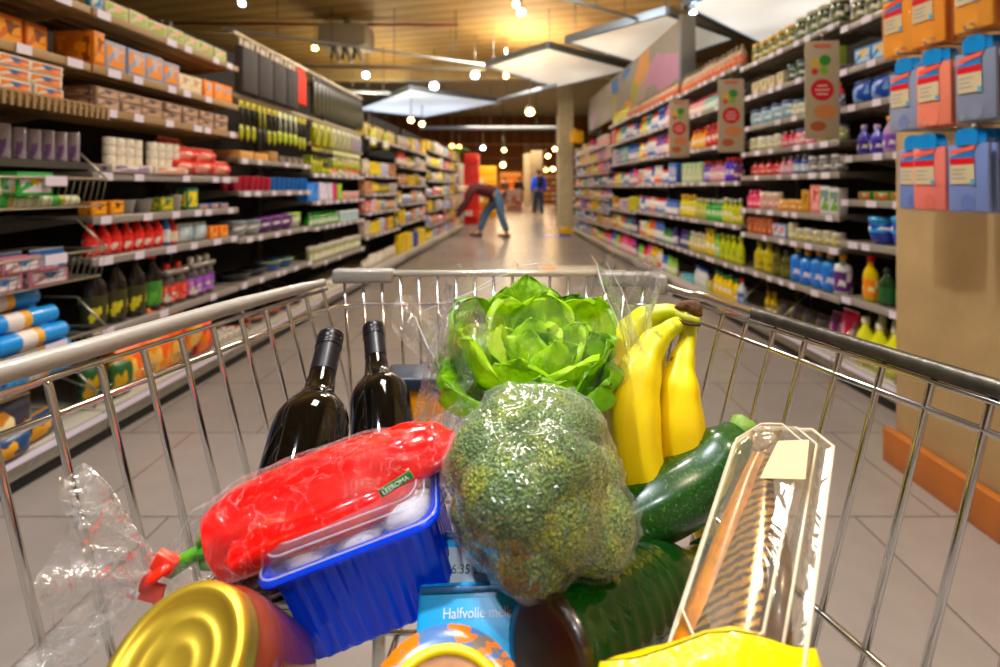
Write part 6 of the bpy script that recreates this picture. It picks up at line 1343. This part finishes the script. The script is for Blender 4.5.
# --- milk cartons
def milk(c, rot, lab, dims, text, small=None):
    root = empty('milk_carton', c); root.rotation_euler = rot; tag(root, lab, 'carton', 'cyan milk cartons under the punnet')
    w_, d_, h_ = dims
    G().box((0, 0, 0), dims, mat('22b4f0', .35, var=.12, vscale=25), .003).obj('carton_body', root)
    G().box((0, -d_ / 2 - .001, h_ / 2 - .004), (w_ * .98, .006, .004), mat('1a5a86', .35), .001).obj('folded_seam', root)
    if text:
        o = bpy.data.objects.new('lettering', textmesh(text, .0082, mat('f2fbff', .4))); COL.objects.link(o); o.parent = root; o.location = (.0, -d_ / 2 - .0006, .008); o.rotation_euler = (PI / 2, 0, 0)
        o = bpy.data.objects.new('small_lettering', textmesh('houdbare', .004, mat('d8f0fa', .4))); COL.objects.link(o); o.parent = root; o.location = (.006, -d_ / 2 - .0006, .018); o.rotation_euler = (PI / 2, 0, 0)
    if small:
        G().box((-w_ * .12, -d_ / 2 - .0006, .0), (w_ * .46, .001, h_ * .55), mat('b8c8cc', .4)).obj('pale_panel', root)
        o = bpy.data.objects.new('date_lettering', textmesh(small, .008, mat('22303a', .5))); COL.objects.link(o); o.parent = root; o.location = (-w_ * .12, -d_ / 2 - .0013, .0); o.rotation_euler = (PI / 2, 0, 0)
milk(P(480, 630, .352), (-.75, -.04, 0), 'cyan milk carton lettered in white beneath the blue punnet', (.082, .05, .05), 'Halfvolle melk')
milk(P(478, 578, .385), (-.85, .0, 0), 'cyan milk carton with a pale date panel just under the broccoli', (.07, .05, .05), None, '16:35 27')

# --- round tub with foil print, bottom of the view
def tub():
    c = P(443, 746, .245); n = Vector((.03, -.62, .78)).normalized(); q = Vector((0, 0, 1)).rotation_difference(n).to_matrix()
    root = empty('cheese_tub', c - n * .05); tag(root, 'round tub with a yellow-ringed lid and an orange and blue mountain print', 'tub'); off = n * .05
    pr = printmat('d8701c', '4a6a98', '6e6660', 13, .25); pr2 = printmat('d83018', 'f08a20', 'e8a83a', 6, .25)
    G().lathe([(.036, -.05), (.04, -.045), (.0445, -.004), (.0455, .0)], pr2, 60, M=q, c=off).obj('printed_side', root)
    G().lathe([(.0458, .0), (.0455, .0025), (.037, .0035)], pr, 60, M=q, c=off, close=False).obj('printed_foil', root)
    G().lathe([(.0372, .003), (.0368, .0065), (.0345, .0075), (.0325, .0065), (.0320, .004)], mat('d8c414', .4), 60, M=q, c=off, close=False).obj('yellow_ring', root)
    G().lathe([(.0, .004), (.0322, .004)], mat('a8700f', .4, var=.4, vscale=50), 60, M=q, c=off, close=False).obj('amber_window', root)
tub()
# --- yellow bag, bottom of the view
def ybag():
    c = P(716, 715, .25); root = empty('yellow_bag', c); tag(root, 'yellow printed bag along the bottom edge, below the fish pack', 'bag')
    g = G()
    def fn(u, v):
        a = 2 * PI * u; e_ = max(.03, math.sin(PI * (.02 + .98 * v)) ** .5) if v > .5 else 1
        x = (abs(math.cos(a)) ** .6) * (1 if math.cos(a) > 0 else -1) * .064 * (1 - .12 * v ** 3); y = math.sin(a) * .02 * e_
        z = -.06 + .088 * v + (.005 * math.sin(3.2 * x / .056 + 1) - .006 * max(0, -x / .056)) * v
        return Vector((x, y + .01 * v, z)) + Vector((0, .002 * noise.noise(Vector((x * 60, y * 60, z * 60))), 0))
    g.grid(60, 24, fn, mat('f2dc0a', .3, coat=.3, bump=.3, bscale=60), True); g.obj('foil_pouch', root)
    r_ = G(); f = mat('d8201c', .3)
    r_.tube([Vector((-.014, -.020, .006)), Vector((-.004, -.018, .016)), Vector((.008, -.019, .008))], [.006, .010, .005], f, 8, flat=.3); r_.obj('red_print', root)
    r_ = G(); r_.tube([Vector((-.048, -.016, -.004)), Vector((-.04, -.017, .008)), Vector((-.03, -.018, .004))], [.004, .005, .003], mat('7a1410', .3), 8, flat=.3); r_.obj('red_print', root)
ybag()
# ======================= PEOPLE =======================
def skin(name, verts, edges, radii, m, parent, root=0, sub=2):
    me = bpy.data.meshes.new(name); me.from_pydata([tuple(v) for v in verts], edges, []); me.materials.append(m)
    o = bpy.data.objects.new(name, me); COL.objects.link(o); o.parent = parent
    md = o.modifiers.new('skin', 'SKIN'); md.use_smooth_shade = True
    if not me.skin_vertices: me.attributes
    sv = me.skin_vertices[0].data
    for i, r in enumerate(radii): sv[i].radius = (r, r) if not isinstance(r, tuple) else r; sv[i].use_root = (i == root)
    s = o.modifiers.new('smooth', 'SUBSURF'); s.levels = sub; s.render_levels = sub; return o
def person(loc, rz, J, top, trousers, shoe, hairc, label, skinc='c89070', extra=None, scale=1.0):
    """J: joints in a local frame (facing -Y): pelvis chest neck head, (sh el ha) and (hip kn an to) for each side"""
    root = empty('person', loc, rz); root.scale = (scale,) * 3; tag(root, label, 'person'); SK = mat(skinc, .6)
    V = []; E = []; Rr = []
    def a(p, r, prev=None):
        V.append(Vector(p)); Rr.append(r)
        if prev is not None: E.append((prev, len(V) - 1))
        return len(V) - 1
    pe = a(J['pelvis'], .13); wa = a((Vector(J['pelvis']) + Vector(J['chest'])) / 2, .12, pe); ch = a(J['chest'], .145, wa); ne = a(J['neck'], .06, ch)
    hd = Vector(J['head']); d = (hd - Vector(J['neck'])).normalized(); a1 = a(hd - d * .02, .085, ne); a2 = a(hd + d * .09, .075, a1)
    for s in ('l', 'r'):
        sh = a(J['sh' + s], .055, ch); el = a(J['el' + s], .042, sh); ha = a(J['ha' + s], .03, el)
        h0 = Vector(J['ha' + s]); dd = (h0 - Vector(J['el' + s])).normalized(); pa = a(h0 + dd * .05, .036, ha)
        sd = dd.orthogonal().normalized()
        for k in range(5):
            off = (k - 2) * .017; ln = (.05, .075, .085, .078, .06)[k]; f1 = a(h0 + dd * (.07 if k else .04) + sd * off, .010, pa); a(h0 + dd * ((.07 if k else .04) + ln) + sd * (off * 1.15) , .007, f1)
        hp = a(J['hip' + s], .085, pe); kn = a(J['kn' + s], .06, hp); an = a(J['an' + s], .042, kn); a(J['to' + s], .035, an)
    skin('body', V, E, Rr, SK, root, 0, 1)
    # jumper or jacket
    V2 = [Vector(J['pelvis']) - (Vector(J['chest']) - Vector(J['pelvis'])) * .02, (Vector(J['pelvis']) + Vector(J['chest'])) / 2, Vector(J['chest']), Vector(J['chest']).lerp(Vector(J['neck']), .75)]
    E2 = [(0, 1), (1, 2), (2, 3)]; R2 = [.175, .165, .18, .09]
    for s in ('l', 'r'):
        i = len(V2); h0 = Vector(J['ha' + s]); V2 += [Vector(J['sh' + s]), Vector(J['el' + s]), Vector(J['el' + s]).lerp(h0, .92)]; R2 += [.085, .068, .052]; E2 += [(2, i), (i, i + 1), (i + 1, i + 2)]
    skin('jacket' if extra else 'jumper', V2, E2, R2, mat(top, .8), root, 0, 2)
    V3 = [Vector(J['pelvis']) + (Vector(J['chest']) - Vector(J['pelvis'])) * .22, Vector(J['pelvis']) - (Vector(J['chest']) - Vector(J['pelvis'])) * .05]; E3 = [(0, 1)]; R3 = [.15, .15]
    for s in ('l', 'r'):
        i = len(V3); V3 += [Vector(J['hip' + s]), Vector(J['kn' + s]), Vector(J['an' + s]) + Vector((0, 0, .03))]; R3 += [.12, .09, .07]; E3 += [(1, i), (i, i + 1), (i + 1, i + 2)]
    skin('jeans', V3, E3, R3, mat(trousers, .85, var=.15, vscale=8), root, 0, 2)
    for s in ('l', 'r'):
        an, to = Vector(J['an' + s]), Vector(J['to' + s]); g = G(); dz = to - an; dz.z = 0; dz.normalize()
        b0 = Vector((an.x, an.y, .045)) - dz * .06
        g.tube([b0, b0 + dz * .06, b0 + dz * .16, b0 + dz * .27], [.04, .052, .046, .03], mat(shoe, .5), 12, flat=.9); g.obj('shoe', root)
    g = G(); hc = hd + d * .03; n = 16
    g.grid(n, 9, lambda u, v: hc + Vector((.098 * math.sin(PI * .62 * v) * math.cos(2 * PI * u), .112 * math.sin(PI * .62 * v) * math.sin(2 * PI * u) + .02, .12 * math.cos(PI * .62 * v))), mat(hairc, .8), True); g.obj('hair', root)
    # face: nose, eyes, ears
    fr = Vector((0, -1, 0)) if 'face' not in J else Vector(J['face']).normalized(); sd = fr.cross(d).normalized()
    G().lathe([(.002, 0), (.014, .012), (.009, .03)], SK, 8, c=hc + fr * .085 - d * .02).obj('nose', root)
    for s in (-1, 1):
        G().lathe([(.001, -.008), (.009, 0), (.001, .008)], mat('f0f0f0', .3), 8, c=hc + fr * .078 + sd * .032 * s + d * .01).obj('eye', root); G().lathe([(.004, -.028), (.018, 0), (.006, .028)], SK, 8, .5, 1, c=hc + sd * .09 * s).obj('ear', root)
    G().box(hc + fr * .082 - d * .05, (.045, .01, .008), mat('a05050', .5), .002).obj('mouth', root)
    return root
def standing(step=.1, arms=.0):
    J = {'pelvis': (0, 0, .98), 'chest': (0, 0, 1.34), 'neck': (0, 0, 1.52), 'head': (0, -.01, 1.63)}
    for s, x in (('l', -1), ('r', 1)):
        J['sh' + s] = (.19 * x, 0, 1.42); J['el' + s] = (.25 * x, .03, 1.14); J['ha' + s] = (.24 * x, -.08 - arms, .90 + arms)
        f = step * x; J['hip' + s] = (.09 * x, 0, .9); J['kn' + s] = (.1 * x, -.04 - f * .4, .5); J['an' + s] = (.11 * x, .0 - f, .09); J['to' + s] = (.12 * x, -.15 - f, .04)
    return J
# standing shopper in blue, seen from behind and walking away
p1 = person((1.05, 19.8, 0), PI + .25, standing(.14), '1450d8', '22304e', 'd8d4cc', '3a2a20', 'person in a bright blue jacket and dark jeans walking away down the aisle', extra=True, scale=1.07)
g = G(); g.grid(14, 12, lambda u, v: Vector((.13 * math.cos(PI * u) * (1 - .2 * v), .17 + .07 * math.sin(PI * u) * math.sin(PI * min(.95, v + .12)), 1.52 - .42 * v)), mat('12141c', .8)); g.obj('dark_backpack', p1)
# bending shopper reaching into the racks: local frame faces -Y, turned so that -Y points to the racks (-X)
J = {'pelvis': (0, .26, .92), 'chest': (0, -.20, 1.10), 'neck': (0, -.42, 1.07), 'head': (0, -.53, 1.02), 'face': (0, -.6, -.8)}
for s, x in (('l', -1), ('r', 1)):
    J['sh' + s] = (.18 * x, -.30, 1.05); J['el' + s] = (.2 * x, -.42, .77); J['ha' + s] = (.17 * x, -.66, .50 if x < 0 else .42)
    J['hip' + s] = (.1 * x, .26, .86)
J.update(knl=(-.12, -.02, .50), anl=(-.13, -.14, .09), tol=(-.13, -.30, .04), knr=(.14, .30, .47), anr=(.16, .44, .09), tor=(.17, .28, .04))
person((-.60, 11.7, 0), -PI / 2 + .12, J, '4a1a20', '4d6c8a', '4a2e1e', 'b8a898', 'person in a maroon jumper and blue jeans bending down to the low shelves', scale=1.08)
for (px, Y, top, tr, hr, lab, st) in ((519, 27, '17120f', '14110f', '5a3a20', 'distant person in black standing near the yellow stand', 1), (505, 30, '3a2218', '2a2420', '2a1a10', 'distant person in dark brown beside the yellow stand', 1), (492, 33, '8a3a3a', '3a3a48', '3a2a1c', 'distant person in red-brown, mostly hidden by the yellow stand', 1)):
    x = (px - CX) * Y / F; person((x, Y, 0), .4, standing(.05, .1), top, tr, '1a1a1a', hr, lab)

# ======================= FAR END OF THE SHOP =======================
def stand(x, y, w, d, h, c, c2, name, label, cat='display stand', shelves=4):
    o = empty(name, (x, y, 0)); tag(o, label, cat)
    G().box((0, 0, h / 2), (w, d, h), mat(c, .5), .02).obj('body_panel', o)
    G().box((0, -d / 2 - .01, h - .18), (w * .92, .03, .3), mat(c2, .4), .01).obj('header_card', o)
    for k in range(shelves):
        z = .25 + k * (h - .6) / shelves; G().box((0, -d / 2 - .1, z), (w * .9, .2, .03), mat(c2, .4), .004).obj('shelf', o)
        for q in range(3): G().box(((q - 1) * w * .28, -d / 2 - .1, z + .1), (w * .22, .14, .16), mat(R.choice(['e8b020', 'd84a20', 'e8e0d0', 'b8862a']), .4), .01).obj('stock_box', o)
stand(-.98, 19.5, .75, .5, 2.0, 'f0b80c', 'f8c81c', 'display_stand', 'tall yellow display stand at the far end beyond the bending person')
stand(-1.3, 16.2, .45, .7, 2.25, 'd01c10', 'e03018', 'display_stand', 'tall red display panel at the end of the paper goods side', shelves=2)
stand(-2.0, 22, 1.2, .5, 1.9, 'b87a4a', 'e8c8a0', 'display_stand', 'tan display stand behind the red panel')
stand(.1, 26, .8, .5, 1.1, 'd8a8a0', 'e8d0c8', 'display_stand', 'low pale pink display beyond the distant people', shelves=2)
stand(2.6, 24, 1.0, .5, 1.5, '3a3a44', 'c88a50', 'display_stand', 'dark display stand behind the concrete column', shelves=3)
stand(-.1, 36, 1.6, .5, 2.3, 'c87a2a', 'e8a85a', 'display_stand', 'orange-brown display wall at the very far end')
stand(3.2, 38, 2.0, .5, 2.2, '8a5a30', 'd8b080', 'display_stand', 'brown display wall seen past the person in blue')
stand(-3.4, 38, 2.4, .5, 2.4, 'a86a3a', 'f0c890', 'display_stand', 'brown display wall behind the yellow stand')
o = empty('potted_palm', (-2.0, 17.8, 2.0)); 
tag(o, 'green potted palm on top of the racks near the red panel', 'plant')
G().lathe([(.1, 0), (.15, .2)], mat('c8b8a0', .6), 14).obj('pot', o)
for k in range(12):
    a = k * 2.4; pts = [Vector((0, 0, .2)), Vector((.25 * math.cos(a), .25 * math.sin(a), .55)), Vector((.55 * math.cos(a), .55 * math.sin(a), .45))]; G().tube(smoothcurve(pts, 8), [.02, .05, .07, .07, .06, .05, .03, .01], mat('3a8a2a', .5), 6, flat=.2).obj('frond', o)
G().box((-.0, 0, -1.0), (.8, .6, 2.0), mat('e0d8c8', .5), .02).obj('plinth_cabinet', o)
